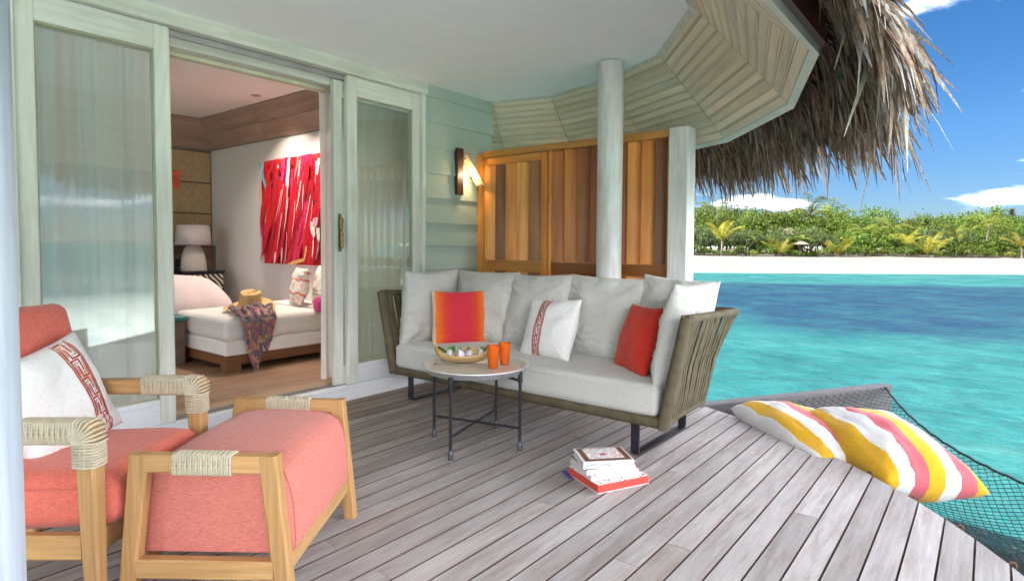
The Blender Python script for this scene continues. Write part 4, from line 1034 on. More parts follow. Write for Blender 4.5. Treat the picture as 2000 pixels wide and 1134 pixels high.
me = weld(soft_block(0.62, 2.06, 0.165, 0.035, 0.018, 20, 3, 0.005, 5).build('seat_cushion', M_seat, mesh_only=True))
me.materials[0] = M_seat
o = link('seat_cushion', me, sofa, (3.19-3.28, 2.357-2.34, 0.333))
pp = MB()
def piping(mb, sx, sy, z, r, rad=0.006, k=8):
    P = []
    for cx, cy, a0 in ((sx/2-r, sy/2-r, 0), (-sx/2+r, sy/2-r, 90), (-sx/2+r, -sy/2+r, 180), (sx/2-r, -sy/2+r, 270)):
        for i in range(k+1): P.append((cx+r*math.cos(R(a0+90*i/k)), cy+r*math.sin(R(a0+90*i/k)), z))
    mb.tube(P, rad, 6, closed=True)
piping(pp, 0.618, 2.058, 0.058, 0.035, 0.0035); pp.build('seam', M_seat, o, (0,0,0))

def loose_pillow(name, label, cat, w, h, t_, M, mat, seed, group=None, pinch=0.07, wrk=0.014, n=44):
    me = weld(pillow_mb(w, h, t_, seed, n, pinch, wrk).build(name, mat, mesh_only=True))
    o = link(name, me); o.matrix_world = M; return tag(o, label, cat, group)
G = 'light grey back cushions on the sofa'
# back cushions: width axis, height axis
loose_pillow('sofa_cushion', 'grey sofa cushion standing against the left arm', 'cushion', 0.57, 0.57, 0.20, frame((3.20,3.345,0.668), (1,0.02,0), (-0.09,-0.07,1)), M_linen, 1, G, 0.05, 0.020)
loose_pillow('sofa_cushion', 'grey sofa cushion behind the ombre orange pillow with its corner up', 'cushion', 0.60, 0.56, 0.20, frame((3.475,3.05,0.672), (0.03,-1,0), (0.28,0.0,1)), M_linen, 2, G, 0.05, 0.020)
loose_pillow('sofa_cushion', 'grey sofa cushion second from the left along the back, half behind the key pattern pillow', 'cushion', 0.56, 0.56, 0.21, frame((3.475,2.53,0.668), (-0.02,-1,0.02), (0.30,0,1)), M_linen, 3, G, 0.05, 0.020)
loose_pillow('sofa_cushion', 'large creased grey sofa cushion between the key pattern pillow and the flat orange pillow', 'cushion', 0.58, 0.57, 0.21, frame((3.475,2.00,0.668), (0.02,-1,-0.02), (0.30,0,1)), M_linen, 4, G, 0.05, 0.020)
loose_pillow('sofa_cushion', 'grey sofa cushion in the right back corner, mostly hidden by the arm cushion', 'cushion', 0.50, 0.56, 0.18, frame((3.50,1.515,0.680), (0,-1,-0.06), (0.26,0,1)), M_linen, 5, G, 0.05, 0.020)
loose_pillow('sofa_cushion', 'grey sofa cushion slumped over the right arm, seen from its edge', 'cushion', 0.62, 0.58, 0.19, frame((3.22,1.325,0.662), (-1,-0.03,0.02), (-0.05,-0.20,1)), M_linen, 6, G, 0.05, 0.020)
# scatter pillows
def ombre(t, vec):
    s = t.new('ShaderNodeSeparateXYZ'); t.put(s.inputs[0], vec)
    x = t.math('ABSOLUTE', s.outputs[0]); x = t.math('ADD', x, t.math('MULTIPLY', t.math('SUBTRACT', t.noise(vec, 40, 2), 0.5), 0.008))
    return t.ramp(t.math('MULTIPLY', x, 4.8), [(0.30, (0.62,0.035,0.055)), (0.55, (0.66,0.055,0.03)), (0.72, (0.78,0.13,0.02)), (0.86, (0.80,0.20,0.04)), (0.94, (0.78,0.55,0.40)), (1.0, (0.75,0.62,0.52))])
M_ombre = fabric('ombre_red_cotton', (0.6,0.05,0.05), None, 500, 0.25, pattern=ombre)
def orange_p(t, vec):
    s = t.new('ShaderNodeSeparateXYZ'); t.put(s.inputs[0], vec)
    return t.ramp(t.math('ADD', 0.5, t.math('MULTIPLY', s.outputs[0], 2.2)), [(0.05, (0.78,0.14,0.02)), (0.3, (0.66,0.045,0.02)), (1.0, (0.62,0.035,0.022))])
M_orange = fabric('orange_red_cotton', (0.62,0.05,0.02), None, 500, 0.25, pattern=orange_p)
M_whitecot = fabric('white_cotton', (0.74,0.72,0.70), (0.62,0.60,0.58), 600, 0.3)
M_embro = plain('terracotta_thread', (0.34,0.035,0.020), 0.8, nscale=80, amt=0.25)
M_peach = plain('peach_tape', (0.70,0.50,0.40), 0.9)
loose_pillow('scatter_pillow', 'square ombre pillow, crimson centre fading to orange edges, on the left of the sofa', 'pillow', 0.43, 0.41, 0.16, frame((3.255,3.085,0.600), (0.80,-0.60,0), (0.10,0.14,1)), M_ombre, 11, None, 0.06, 0.008)
loose_pillow('scatter_pillow', 'plain orange red pillow leaning on the right arm cushion', 'pillow', 0.40, 0.41, 0.13, frame((3.20,1.60,0.600), (-0.62,-0.80,0.03), (0.20,-0.22,1)), M_orange, 12, None, 0.06, 0.008)
def key_band(o, w, h, t_, seed, x0, bw, reps, pinch, wrk, slant=0.0):
    """stitched key pattern ribbon that follows the pillow's face"""
    def P(x, y):
        x = x + slant*y
        u, v = max(-.98, min(.98, x/(w/2))), max(-.98, min(.98, y/(h/2)))
        return pillow_pt(u, v, 1, w, h, t_, seed, pinch, wrk)+Vector((0,0,0.0015))
    def strip(mb, pts, wd):
        for (xa, ya), (xb, yb) in zip(pts[:-1], pts[1:]):
            L = math.hypot(xb-xa, yb-ya); 
            if L < 1e-6: continue
            dx, dy = (xb-xa)/L, (yb-ya)/L; n = max(1, int(L/0.012)); ex = wd/2
            for i in range(n):
                s0, s1 = -ex+(L+2*ex)*i/n, -ex+(L+2*ex)*(i+1)/n
                q = [P(xa+dx*s-dy*e, ya+dy*s+dx*e) for s, e in ((s0,-wd/2),(s1,-wd/2),(s1,wd/2),(s0,wd/2))]
                mb.add(q, [(0,1,2,3)])
    tape = MB()
    H = h*0.96
    for k in range(30):
        y0 = -H/2+H*k/30; y1 = -H/2+H*(k+1)/30
        tape.add([p-Vector((0,0,0.0008)) for p in (P(x0-bw/2-.004,y0),P(x0+bw/2+.004,y0),P(x0+bw/2+.004,y1),P(x0-bw/2-.004,y1))], [(0,1,2,3)])
    tape.build('key_tape', M_peach, o, (0,0,0))
    e = MB(); st = H/reps; wl = 0.0066
    for side in (-1, 1): strip(e, [(x0+side*bw/2, -H/2), (x0+side*bw/2, H/2)], wl*0.8)
    for k in range(reps):
        yb = -H/2+k*st; a = bw/2-0.009; s = 1
        m1 = [(-a,0.06),(-a,0.94),(a*0.25,0.94),(a*0.25,0.40)]
        m2 = [(a,0.94),(a,0.06),(-a*0.35,0.06),(-a*0.35,0.60)]
        for mm in (m1, m2): strip(e, [(x0+px_, yb+py_*st) for px_, py_ in mm], wl)
        m3 = [(-a*0.68,0.20),(-a*0.68,0.78),(-a*0.1,0.78)]; m4 = [(a*0.68,0.80),(a*0.68,0.22),(a*0.1,0.22)]
        for mm in (m3, m4): strip(e, [(x0+px_, yb+py_*st) for px_, py_ in mm], wl*0.45)
    e.build('key_embroidery', M_embro, o, (0,0,0))
o = loose_pillow('scatter_pillow', 'white pillow with a red key pattern band on the middle of the sofa', 'pillow', 0.43, 0.41, 0.15, frame((3.215,2.235,0.600), (-0.10,-1,0.04), (0.42,0.07,1)), M_whitecot, 13, None, 0.06, 0.008)
key_band(o, 0.43, 0.41, 0.15, 13, -0.045, 0.066, 6, 0.06, 0.008)

# ------------------------------------------------------------------ tray table
M_ham = plain('hammered_aluminium', (0.78,0.79,0.80), 0.42, 0.75, nscale=30, amt=0.12, bump=0.35, bscale=110)
tb_ = thing('tray_table', 'round hammered metal tray table on four thin dark legs', 'side table', (2.545, 2.286, 0))
b = MB(); b.lathe([(0.0,0.441),(0.262,0.441),(0.272,0.446),(0.281,0.468),(0.306,0.471),(0.308,0.466),(0.300,0.461),(0.288,0.458),(0.279,0.432),(0.0,0.430)], 64); b.build('tray', M_ham, tb_, (0,0,0))
legs = [(2.262,2.208),(2.473,2.549),(2.836,2.375),(2.608,2.012)]
for x, y in legs:
    x -= 2.545; y -= 2.286
    b = MB(); b.tube([(x,y,0.045),(x,y,0.05),(x,y,0.38),(x,y,0.395),(x,y,0.445)], [0.009,0.009,0.009,0.0135,0.0135], 12); o = b.build('leg', M_blackmetal, tb_, (0,0,0))
    b = MB(); b.lathe([(0,0.004),(0.014,0.004),(0.0155,0.01),(0.0155,0.04),(0.009,0.062),(0,0.062)], 14, (x,y,0)); b.build('foot', plain('dark_pewter', (0.10,0.105,0.115), 0.4, 0.6), o, (0,0,0))
    b = MB(); b.lathe([(0,0.0),(0.012,0.0),(0.012,0.004),(0,0.004)], 12, (x,y,0)); b.build('glide', plain('clear_glide', (0.6,0.6,0.58), 0.4), o, (0,0,0))
    b = MB(); b.tube([(x,y,0.398),(x*0.55,y*0.55,0.418)], 0.008, 8); b.build('bracket', M_blackmetal, tb_, (0,0,0))
for i in (0, 1):
    (xa, ya), (xb, yb) = legs[i], legs[i+2]
    b = MB(); b.tube([(xa-2.545,ya-2.286,0.128+0.006*i),(xb-2.545,yb-2.286,0.128+0.006*i)], 0.0075, 10); b.build('stretcher', M_blackmetal, tb_, (0,0,0))
# bowl with cut dragon fruit
M_bowl = wood('split_bamboo', [(0.42,0.25,0.09),(0.58,0.38,0.16),(0.50,0.31,0.12)], 'X', 0.5, 10, 8, 0.3)
bd = math.atan2(-0.243, 0.207)
bowl = thing('fruit_bowl', 'boat shaped bamboo bowl of cut dragon fruit on the tray', 'bowl', (2.605, 2.44, 0.443), bd)
def bshape(u, v, off=0.0):
    x = (2*u-1)*0.165; hw = 0.075*math.sqrt(max(0.02, 1-(2*u-1)**2*0.93)); s = 2*v-1
    rise = 0.018*abs(2*u-1)**1.5
    back = 0.032*math.exp(-((u-0.62)/0.13)**2)*(s > 0)*abs(s)**3
    return Vector((x, s*(hw+off), 0.004+rise+0.048*abs(s)**2.2+back+0.05*(abs(2*u-1)**6)-off))
b = MB(); b.grid(lambda u, v: bshape(u, v), 28, 16); ob = b.build('bowl_shell', M_bowl, bowl, (0,0,0)); md = ob.modifiers.new('thick', 'SOLIDIFY'); md.thickness = 0.004
def flesh():
    t = NT('dragon_fruit_flesh'); v = t.tc().outputs['Object']
    d = t.voronoi(v, 230, rnd_=0.9); c = t.mix(t.ramp(d, [(0.24, (1,1,1)), (0.34, (0,0,0))]), (0.72,0.70,0.72,1), (0.03,0.03,0.04,1))
    t.set(color=c, rough=0.3, spec=0.5); return t.m
M_flesh = flesh(); M_fskin = plain('dragon_fruit_skin', (0.55,0.03,0.13), 0.45, nscale=25, amt=0.3); M_fleaf = plain('fresh_leaf', (0.07,0.20,0.035), 0.45, nscale=25, amt=0.3)
for i, (x, y, rz, tilt) in enumerate(((-0.078,-0.006,0.3,0.35),(-0.018,-0.02,-0.3,0.25),(0.04,-0.012,0.15,0.3),(0.098,-0.002,-0.5,0.4))):
    pos = ('at the left end of the row', 'second from the left in the row', 'third from the left in the row', 'at the right end of the row')[i]
    t = thing('dragon_fruit_piece', f'cut dragon fruit wedge with speckled white flesh, {pos}', 'fruit', bowl.location + Matrix.Rotation(bd, 3, 'Z') @ Vector((x, y, 0.034)), bd+rz, 'dragon fruit wedges in the bowl')
    t.rotation_euler = (-0.15, tilt-0.3, bd+rz)
    b = MB(); b.grid(lambda u, v: Vector(((2*v-1)*0.026*math.sin(math.pi*min(1, u*1.02))**0.7, -0.018+0.030*(abs(2*v-1)), -0.012+0.062*u)), 12, 8); b.build('flesh', M_flesh, t, (0,0,0))
    b = MB(); b.grid(lambda u, v: Vector(((2*v-1)*0.0275*math.sin(math.pi*min(1, u*1.02))**0.7, 0.014-0.02*(1-(2*v-1)**2)+0.026*(1-(2*v-1)**2), -0.013+0.064*u)), 12, 8); b.build('skin', M_fskin, t, (0,0,0))
    b = MB(); b.grid(lambda u, v: Vector(((2*v-1)*0.0275*math.sin(math.pi*min(1, u*1.02))**0.7*1.02, -0.0185+0.030*(abs(2*v-1))-0.0006*0, -0.016+0.018*u)), 6, 8); b.build('skin_edge', M_fskin, t, (0,0,-0.001))
    b = MB()
    for k in range(3): blade(b, (0.0, 0.004, 0.045), ((k-1)*0.5, 0.1, 0.9), 0.028, 0.009, -0.2, gs)
    b.build('calyx', M_fleaf, t, (0,0,0))
for x, y, az, L, lb in ((-0.13,0.012,2.8,0.10,'folded green leaf standing at the left end of the fruit bowl'),(-0.075,0.035,1.2,0.09,'pointed green leaf behind the first fruit wedge'),(0.125,0.015,0.2,0.085,'green leaf strip at the right end of the fruit bowl')):
    b = MB(); L_ = L
    b.grid(lambda u, v: Vector(((u-0.5)*L_, (v-0.5)*0.045*math.sin(math.pi*min(1,u*0.9+0.1))+0, 0.01*math.sin(u*3)+0.012*abs(2*v-1))), 10, 4)
    o = b.build('leaf', M_fleaf, None, bowl.location + Matrix.Rotation(bd, 3, 'Z') @ Vector((x, y, 0.062)), (0.5, -0.5, bd+az)); tag(o, lb, 'leaf')
def amber():
    t = NT('orange_glass'); t.n.remove(t.p)
    tr = t.new('ShaderNodeBsdfTransparent'); tr.inputs[0].default_value = (1.0,0.38,0.05,1)
    gl = t.new('ShaderNodeBsdfGlossy'); gl.inputs['Roughness'].default_value = 0.03
    df = t.new('ShaderNodeBsdfDiffuse'); df.inputs[0].default_value = (1.0,0.17,0.008,1)
    fr = t.new('ShaderNodeFresnel'); fr.inputs['IOR'].default_value = 1.5
    m0 = t.new('ShaderNodeMixShader'); m0.inputs[0].default_value = 0.55; t.l.new(tr.outputs[0], m0.inputs[1]); t.l.new(df.outputs[0], m0.inputs[2])
    mx = t.new('ShaderNodeMixShader'); t.l.new(fr.outputs[0], mx.inputs[0]); t.l.new(m0.outputs[0], mx.inputs[1]); t.l.new(gl.outputs[0], mx.inputs[2]); t.l.new(mx.outputs[0], t.out.inputs[0]); return t.m
M_amber = amber()
for (x, y), lb in (((2.612,2.212),'orange glass tumbler nearer the fruit bowl'),((2.735,2.228),'orange glass tumbler standing behind the other one')):
    b = MB(); b.lathe([(0.0,0.0),(0.024,0.0),(0.026,0.004),(0.031,0.045),(0.0345,0.09),(0.0365,0.128)], 32); b.f = b.f[:-1]; b.mi = b.mi[:-1]; b.sm = b.sm[:-1]
    o = b.build('glass_tumbler', M_amber, None, (x, y, 0.4425)); tag(o, lb, 'glass')

# ------------------------------------------------------------------ books
M_paper = plain('page_block', (0.70,0.68,0.64), 0.8, nscale=3, amt=0.05)
M_bookwhite = plain('white_book_cloth', (0.74,0.74,0.75), 0.4, amt=0.03)
M_bookred = plain('red_box_paper', (0.66,0.075,0.05), 0.4, amt=0.05)
def print_mat(name, stops, scale, ring=False, seed=0.0):
    t = NT(name); v = t.mapping(t.tc().outputs['Object'], loc=(seed, seed*2, 0))
    d = t.voronoi(v, scale, out='Color'); h = t.new('ShaderNodeSeparateColor'); t.put(h.inputs[0], d)
    e = t.voronoi(v, scale*1.0, out='Distance')
    c = t.ramp(h.outputs[0], stops, 'CONSTANT'); c = t.mix(t.ramp(e, [(0.38, (0,0,0)), (0.5, (1,1,1))]), c, (0.80,0.78,0.74,1))
    if ring:
        s = t.new('ShaderNodeVectorMath'); s.operation = 'LENGTH'; t.put(s.inputs[0], t.mapping(t.tc().outputs['Object'], (1, 1.25, 0)))
        r_ = t.math('MULTIPLY', s.outputs['Value'], 1.0)
        w_ = t.math('SINE', t.math('MULTIPLY', r_, 420.0)); c = t.mix(t.math('MULTIPLY', t.math('MAXIMUM', w_, 0.0), 0.55), c, (0.72,0.70,0.70,1))
        c = t.mix(t.ramp(r_, [(0.017, (1,1,1)), (0.020, (0,0,0))]), c, (0.55,0.02,0.20,1))
    t.set(color=c, rough=0.35); return t.m
M_mandala = print_mat('mandala_print', [(0,(0.62,0.42,0.05)),(0.2,(0.45,0.10,0.25)),(0.4,(0.16,0.22,0.25)),(0.55,(0.55,0.25,0.35)),(0.7,(0.60,0.20,0.04)),(0.85,(0.25,0.10,0.22))], 95, True)
M_floral = print_mat('floral_print', [(0,(0.70,0.50,0.06)),(0.2,(0.60,0.08,0.20)),(0.4,(0.70,0.35,0.45)),(0.55,(0.10,0.13,0.10)),(0.7,(0.65,0.15,0.08)),(0.85,(0.35,0.12,0.35))], 60, False, 3.0)
M_photo = plain('brown_cover_photo', (0.15,0.05,0.02), 0.35, nscale=30, amt=0.8, bump=0)
def book(name, label, c, ang, w, d, z0, z1, cover, spine, page=M_paper, hard=0.003):
    t = thing(name, label, 'book', (c[0], c[1], z0), ang)
    h = z1-z0
    b = MB(); b.box(-w/2, w/2, -d/2, d/2, 0.0003, hard, 0.0006); b.build('back_cover', spine, t, (0,0,0))
    b = MB(); b.box(-w/2, w/2, -d/2, d/2, h-hard, h-0.0003, 0.0006); b.build('front_cover', cover, t, (0,0,0))
    b = MB(); b.box(-w/2, w/2, -d/2, -d/2+hard, hard+.0001, h-hard-.0001); b.build('spine', spine, t, (0,0,0))
    b = MB(); b.box(-w/2+0.004, w/2-0.004, -d/2+hard+.0002, d/2-0.004, hard+.0001, h-hard-.0001); b.build('page_block', page, t, (0,0,0))
    return t
a1 = math.atan2(-0.127, 0.266)
bx = thing('gift_box', 'shallow red box with a printed lid at the bottom of the book pile', 'box', (2.578, 1.440, 0.0), a1)
b = MB(); b.box(-0.147,0.147,-0.133,0.133,0.0005,0.004,0.001); b.build('box_base', M_bookwhite, bx, (0,0,0))
b = MB(); b.box(-0.1455,0.1455,-0.1315,0.1315,0.0042,0.040,0.001); b.build('box_side', M_bookred, bx, (0,0,0))
b = MB(); b.box(-0.145,0.145,-0.131,0.131,0.0402,0.042,0.0006); b.build('box_lid', M_floral, bx, (0,0,0))
book('book', 'book with a flower printed cover lying on the red box', (2.574,1.462), a1-0.06, 0.262, 0.215, 0.0425, 0.068, M_floral, M_bookwhite)
a2 = math.atan2(-0.18, 0.182)
book('book', 'white book with a black lettered edge, second from the top of the pile', (2.560,1.462), a1-0.16, 0.255, 0.200, 0.0685, 0.096, M_photo, M_bookwhite)
tbk = book('book', 'white picture book with a round mandala picture on its cover, topmost of the pile', (2.548,1.452), a1-0.30, 0.250, 0.195, 0.0965, 0.130, M_bookwhite, M_bookwhite)
hh = 0.0335
b = MB(); b.box(-0.112,0.118,-0.086,0.090,hh-0.0002,hh+0.0004); b.build('cover_picture', M_photo, tbk, (0,0,0))
b = MB(); b.box(-0.085,0.09,-0.060,0.082,hh+0.0005,hh+0.0009); b.build('mandala_picture', M_mandala, tbk, (0,0,0))
def lettering(txt, size, parent, loc, rot, mat, name='title_lettering', sx=1.0):
    cu = bpy.data.curves.new(name, 'FONT'); cu.body = txt; cu.size = size; cu.extrude = 0.0001; cu.align_x = 'LEFT'; cu.materials.append(mat)
    o = bpy.data.objects.new(name, cu); col.objects.link(o); o.parent = parent; o.location = loc; o.rotation_euler = rot; o.scale = (sx, 1, 1)
    bpy.context.view_layer.update(); me = bpy.data.meshes.new_from_object(o.evaluated_get(bpy.context.evaluated_depsgraph_get()))
    n = link(name, me, parent, loc, rot); n.scale = (sx, 1, 1); bpy.data.objects.remove(o); n.name = name; return n
M_ink = plain('grey_ink', (0.10,0.10,0.11), 0.5, bump=0)
lettering('GYPSET LIVING', 0.0215, tbk, (-0.112, -0.0979, 0.0095), (R(90), 0, 0), M_ink, sx=0.86)
lettering('ASSOULINE', 0.008, tbk, (0.085, -0.0979, 0.015), (R(90), 0, 0), M_ink, 'publisher_lettering')
b = MB(); b.box(-0.05,0.05,-0.012,0.012,0.0,0.003,0.001); o = b.build('blue_notebook', plain('bright_blue', (0.03,0.07,0.40), 0.4), None, (2.487,1.617,0.0045), (0,0,0.9)); tag(o, 'blue strap poking out from behind the book pile', 'strap')
# ------------------------------------------------------------------ armchair and ottoman
TEAK = [(0.36,0.195,0.075),(0.46,0.26,0.105),(0.41,0.225,0.085),(0.52,0.31,0.135)]
M_tx = wood('golden_teak_along', TEAK, 'X', 0.42, 10, 9, 0.2, 0.08, 0.42, 0.4)
M_ty = wood('golden_teak_across', TEAK, 'Y', 0.42, 10, 9, 0.2, 0.08, 0.42, 0.4)
M_tz = wood('golden_teak_upright', TEAK, 'Z', 0.42, 10, 9, 0.2, 0.08, 0.42, 0.4)
M_coral = fabric('coral_weave', (0.66,0.155,0.108), (0.57,0.115,0.08), 520, 0.5, slub=0.12, speck=0.12)
M_coralpink = fabric('pink_coral_weave', (0.58,0.185,0.145), (0.50,0.135,0.10), 520, 0.5, slub=0.12, speck=0.12)
M_cord = plain('natural_paper_cord', (0.50,0.43,0.31), 0.8, nscale=40, amt=0.12, bump=0.4, bscale=500)
def cord_wrap(parent, a, b_, w, h, side=(0,0,1), pitch=0.0078, r=0.0042, end_taper=None):
    """cord wound round a square bar, woven through two lengthwise strands"""
    a, b_ = Vector(a), Vector(b_); d = (b_-a); L = d.length; d.normalize(); u = Vector(side); u = (u-d*u.dot(d)).normalized(); wv = d.cross(u)
    mb = MB(); n = max(2, int(L/pitch))
    for i in range(n):
        f = (i+0.5)/n; c = a.lerp(b_, f); x, y = w/2+r*0.6, h/2+r*0.6; cr = 0.008
        lift = r*0.9 if i % 2 else -r*0.2
        path = []
        for sx, sy, a0 in ((1,1,0),(-1,1,90),(-1,-1,180),(1,-1,270)):
            for k in range(3):
                an = R(a0+45*k); path.append(c+wv*(sx*(x-cr)+cr*math.cos(an))+u*(sy*(y-cr)+cr*math.sin(an)))
            # middle of the next side dips or rises over the lengthwise strands
            if a0 in (0, 180): path.append(c+u*(sy*(y+lift)))
            else: path.append(c+wv*(sx*(x+lift)))
        mb.tube(path, r, 6, closed=True)
    for sx, sy in ((1,0),(-1,0),(0,1),(0,-1)):
        for o in (-0.006, 0.006):
            off = wv*(sx*(w/2+r*0.9))+u*(sy*(h/2+r*0.9)) + (u*o if sx else wv*o)
            mb.tube([a+off, b_+off], r*0.75, 6)
    return mb
rzc = math.atan2(-0.79, 0.60)
chair = thing('armchair', 'teak armchair with coral seat and back cushions and cord wrapped arms', 'armchair', (0.848, 2.222, 0), rzc)
AW, AZ = 0.292, 0.592     # half width to the arm's centre line, arm centre height
L0 = (0,0,0)
for sg in (-1, 1):
    y = sg*AW
    b = MB(); b.bar((-0.62,y,AZ-0.015),(-0.004,y,AZ),0.055,0.058); b.build('arm', M_tx, chair, L0)
    b = MB(); b.bar((-0.018,y,-0.0),(-0.030,y,AZ-0.028),0.040,0.044,0.056,0.062,(1,0,0)); b.build('front_leg', M_tz, chair, L0)
    b = MB(); b.bar((-0.70,y*0.98,0.0),(-0.54,y,AZ-0.03),0.040,0.045,0.045,0.065,(1,0,0)); b.build('rear_leg', M_tz, chair, L0)
    b = MB(); b.bar((-0.60,y,0.235),(-0.05,y,0.245),0.035,0.075); b.build('side_rail', M_tx, chair, L0)
    w = cord_wrap(chair, (-0.235,y,AZ-0.003), (-0.052,y,AZ-0.0005), 0.055, 0.058); w2 = cord_wrap(chair, (-0.030,y,AZ-0.035), (-0.029,y,AZ-0.105), 0.054, 0.060, (1,0,0))
    # mitred corner turns
    for k in range(9):
        an = R(90*k/8); piv = Vector((-0.058,y,AZ-0.031)); dd = Vector((math.sin(an),0,math.cos(an))); p1_ = piv+dd*0.003
        ln = 0.062/max(math.cos(an), math.sin(an)) if 0 < k < 8 else 0.064
        ln = min(ln, 0.074); x = 0.0275+0.004
        w.tube([piv+Vector((0,-x,0)), piv+dd*ln*0.5+Vector((0,-x-.001,0)), piv+dd*ln+Vector((0,-x+0.006,0)), piv+dd*(ln+0.003), piv+dd*ln+Vector((0,x-0.006,0)), piv+dd*ln*0.5+Vector((0,x+.001,0)), piv+Vector((0,x,0))], 0.0043, 6)
    w.v += []; o_ = len(w.v); w.v += w2.v; w.f += [[i+o_ for i in f] for f in w2.f]; w.mi += w2.mi; w.sm += w2.sm
    o = w.build('cord_wrap', M_cord, chair, L0)
b = MB(); b.bar((-0.045,-AW+0.03,0.240),(-0.045,AW-0.03,0.240),0.032,0.075); b.build('front_rail', M_ty, chair, L0)
b = MB(); b.bar((-0.575,-AW+0.03,0.25),(-0.575,AW-0.03,0.25),0.032,0.07); b.build('back_rail', M_ty, chair, L0)
for k in range(4):
    b = MB(); yy = -0.2+0.133*k; b.bar((-0.56,yy,0.27),(-0.615,yy,0.80),0.05,0.016,side=(1,0,0)); b.build('back_slat', M_tz, chair, L0)
b = MB(); b.bar((-0.615,-0.262,0.80),(-0.615,0.262,0.80),0.03,0.055); b.build('top_rail', M_ty, chair, L0)
me = weld(soft_block(0.58, 0.525, 0.155, 0.055, 0.022, 14, 8, 0.004).build('seat_cushion', M_coral, mesh_only=True)); so = link('seat_cushion', me, chair, (-0.272, 0, 0.350), (0, R(-2), 0))
b = MB(); piping(b, 0.576, 0.521, 0.045, 0.055, 0.003); b.build('seam', M_coral, so, L0)
me = weld(soft_block(0.60, 0.57, 0.12, 0.045, 0.02, 14, 9, 0.004).build('back_cushion', M_coral, mesh_only=True))
bo = link('back_cushion', me, chair, (-0.545, 0.035, 0.612), (0, R(-103), 0))
o = loose_pillow('scatter_pillow', 'white pillow with a red key pattern band on the armchair', 'pillow', 0.42, 0.40, 0.15, chair.matrix_basis @ frame((-0.425, 0.075, 0.600), (0.02, 1, 0.04), (-0.30, 0.0, 1)), M_whitecot, 14, None, 0.06, 0.010)
chM = Matrix.LocRotScale(chair.location, chair.rotation_euler, None)
o.matrix_world = chM @ frame((-0.400, 0.055, 0.585), (0.03, 1, 0.20), (-0.36, -0.20, 1))
key_band(o, 0.42, 0.40, 0.15, 14, 0.085, 0.070, 5, 0.06, 0.010)

ott = thing('ottoman', 'teak framed ottoman with a rounded pink coral cushion and cord wrapped end bars', 'ottoman', (1.109, 2.075, 0), rzc)
OL = 0.333
for sg in (-1, 1):
    y = sg*OL
    b = MB(); b.bar((-0.197,y,0.472),(0.197,y,0.472),0.045,0.056); b.build('top_bar', M_tx, ott, L0)
    b = MB(); b.bar((-0.253,y,0),(-0.199,y,0.4999),0.046,0.050,0.0452,0.062,(1,0,0)); b.build('leg', M_tz, ott, L0)
    b = MB(); b.bar((0.253,y,0),(0.199,y,0.4999),0.046,0.050,0.0452,0.062,(1,0,0)); b.build('leg', M_tz, ott, L0)
    b = MB(); b.bar((-0.215,y,0.142),(0.215,y,0.142),0.043,0.06); b.build('end_rail', M_tx, ott, L0)
    w = cord_wrap(ott, (-0.092,y,0.472), (0.092,y,0.472), 0.045, 0.056); w.build('cord_wrap', M_cord, ott, L0)
for sg in (-1, 1):
    b = MB(); b.bar((sg*0.234,-OL+0.024,0.144),(sg*0.234,OL-0.024,0.144),0.030,0.058); b.build('side_rail', M_ty, ott, L0)
# cushion: rounded top, sides that spread towards the base
mb = MB()
def osec(t):
    """half profile across the ottoman (x, z)"""
    pts = [(0.246,0.173),(0.256,0.182),(0.258,0.21),(0.251,0.32),(0.238,0.385),(0.222,0.425),(0.195,0.447),(0.155,0.459),(0.09,0.465),(0.0,0.468)]
    return pts
half = osec(0); prof = half+[(-x, z) for x, z in half[-2::-1]]
def dense_prof(P, k=4):
    out = []
    for (xa, za), (xb, zb) in zip(P[:-1], P[1:]):
        for i in range(k): out.append((xa+(xb-xa)*i/k, za+(zb-za)*i/k))
    out.append(P[-1]); return out
prof = dense_prof(prof, 3)
rings = []
NY = 30
for j in range(NY+1):
    f = j/NY; yy = -0.296+0.592*f; e = min(f, 1-f)*0.592; sh_ = 1.0
    if e < 0.03: sh_ = 1-0.07*(1-math.sqrt(max(0, 1-(1-e/0.03)**2)))
    bul = 0.006*math.sin(math.pi*f)
    rings.append([Vector((x*sh_, yy, 0.173+(z-0.173)*(sh_*0.25+0.75)+bul*(z > 0.4)) )+Vector((1,0,1))*0.003*nz((x, yy, z), 5, 2) for x, z in prof])
mb.loft(rings, cap=True, smooth=True)
oc = mb.build('cushion', M_coralpink, ott, L0)
b = MB()
for j in (1, NY-1): b.tube([p*1.0+Vector((0,0,0.001)) for p in rings[j]], 0.003, 6)
b.build('seam', M_coralpink, oc, L0)

# ------------------------------------------------------------------ bedroom
XP, YB, ZF, ZR = 3.55, 7.59, 0.10, 2.60
room = bpy.data.objects.new('bedroom_floor', None); col.objects.link(room); room.location = (1.5, 6, 0.1); tag(room, 'brown stained plank floor of the bedroom', 'floor', None, 'structure')
b = MB(); b.box(-1.6, XP+0.3, YF+0.271, YB+0.2, -0.15, ZF-0.016); b.build('sub_floor', M_dark, room)
g = random.Random(8); y = YF+0.272
while y < YB-0.05:
    cuts = [-1.6]; x = -1.6+g.uniform(0.4,1.6)
    while x < XP-0.4: cuts.append(x); x += g.uniform(1.0,2.0)
    cuts.append(XP+0.1)
    for a, c in zip(cuts[:-1], cuts[1:]):
        mb = MB(); mb.box(-(c-a)/2+.0006,(c-a)/2-.0006,-0.0742,0.0742,-0.015,0,0.0012)
        mb.build('floor_board', M_floorx, room, None).matrix_world = Matrix.Translation(((a+c)/2, y+0.075, ZF))
    y += 0.15
for ch in room.children:
    if ch.name.startswith('floor_board'):
        t_ = ch.matrix_world.translation.copy(); ch.matrix_parent_inverse = Matrix.Identity(4); ch.matrix_basis = Matrix.Translation(t_-room.location)
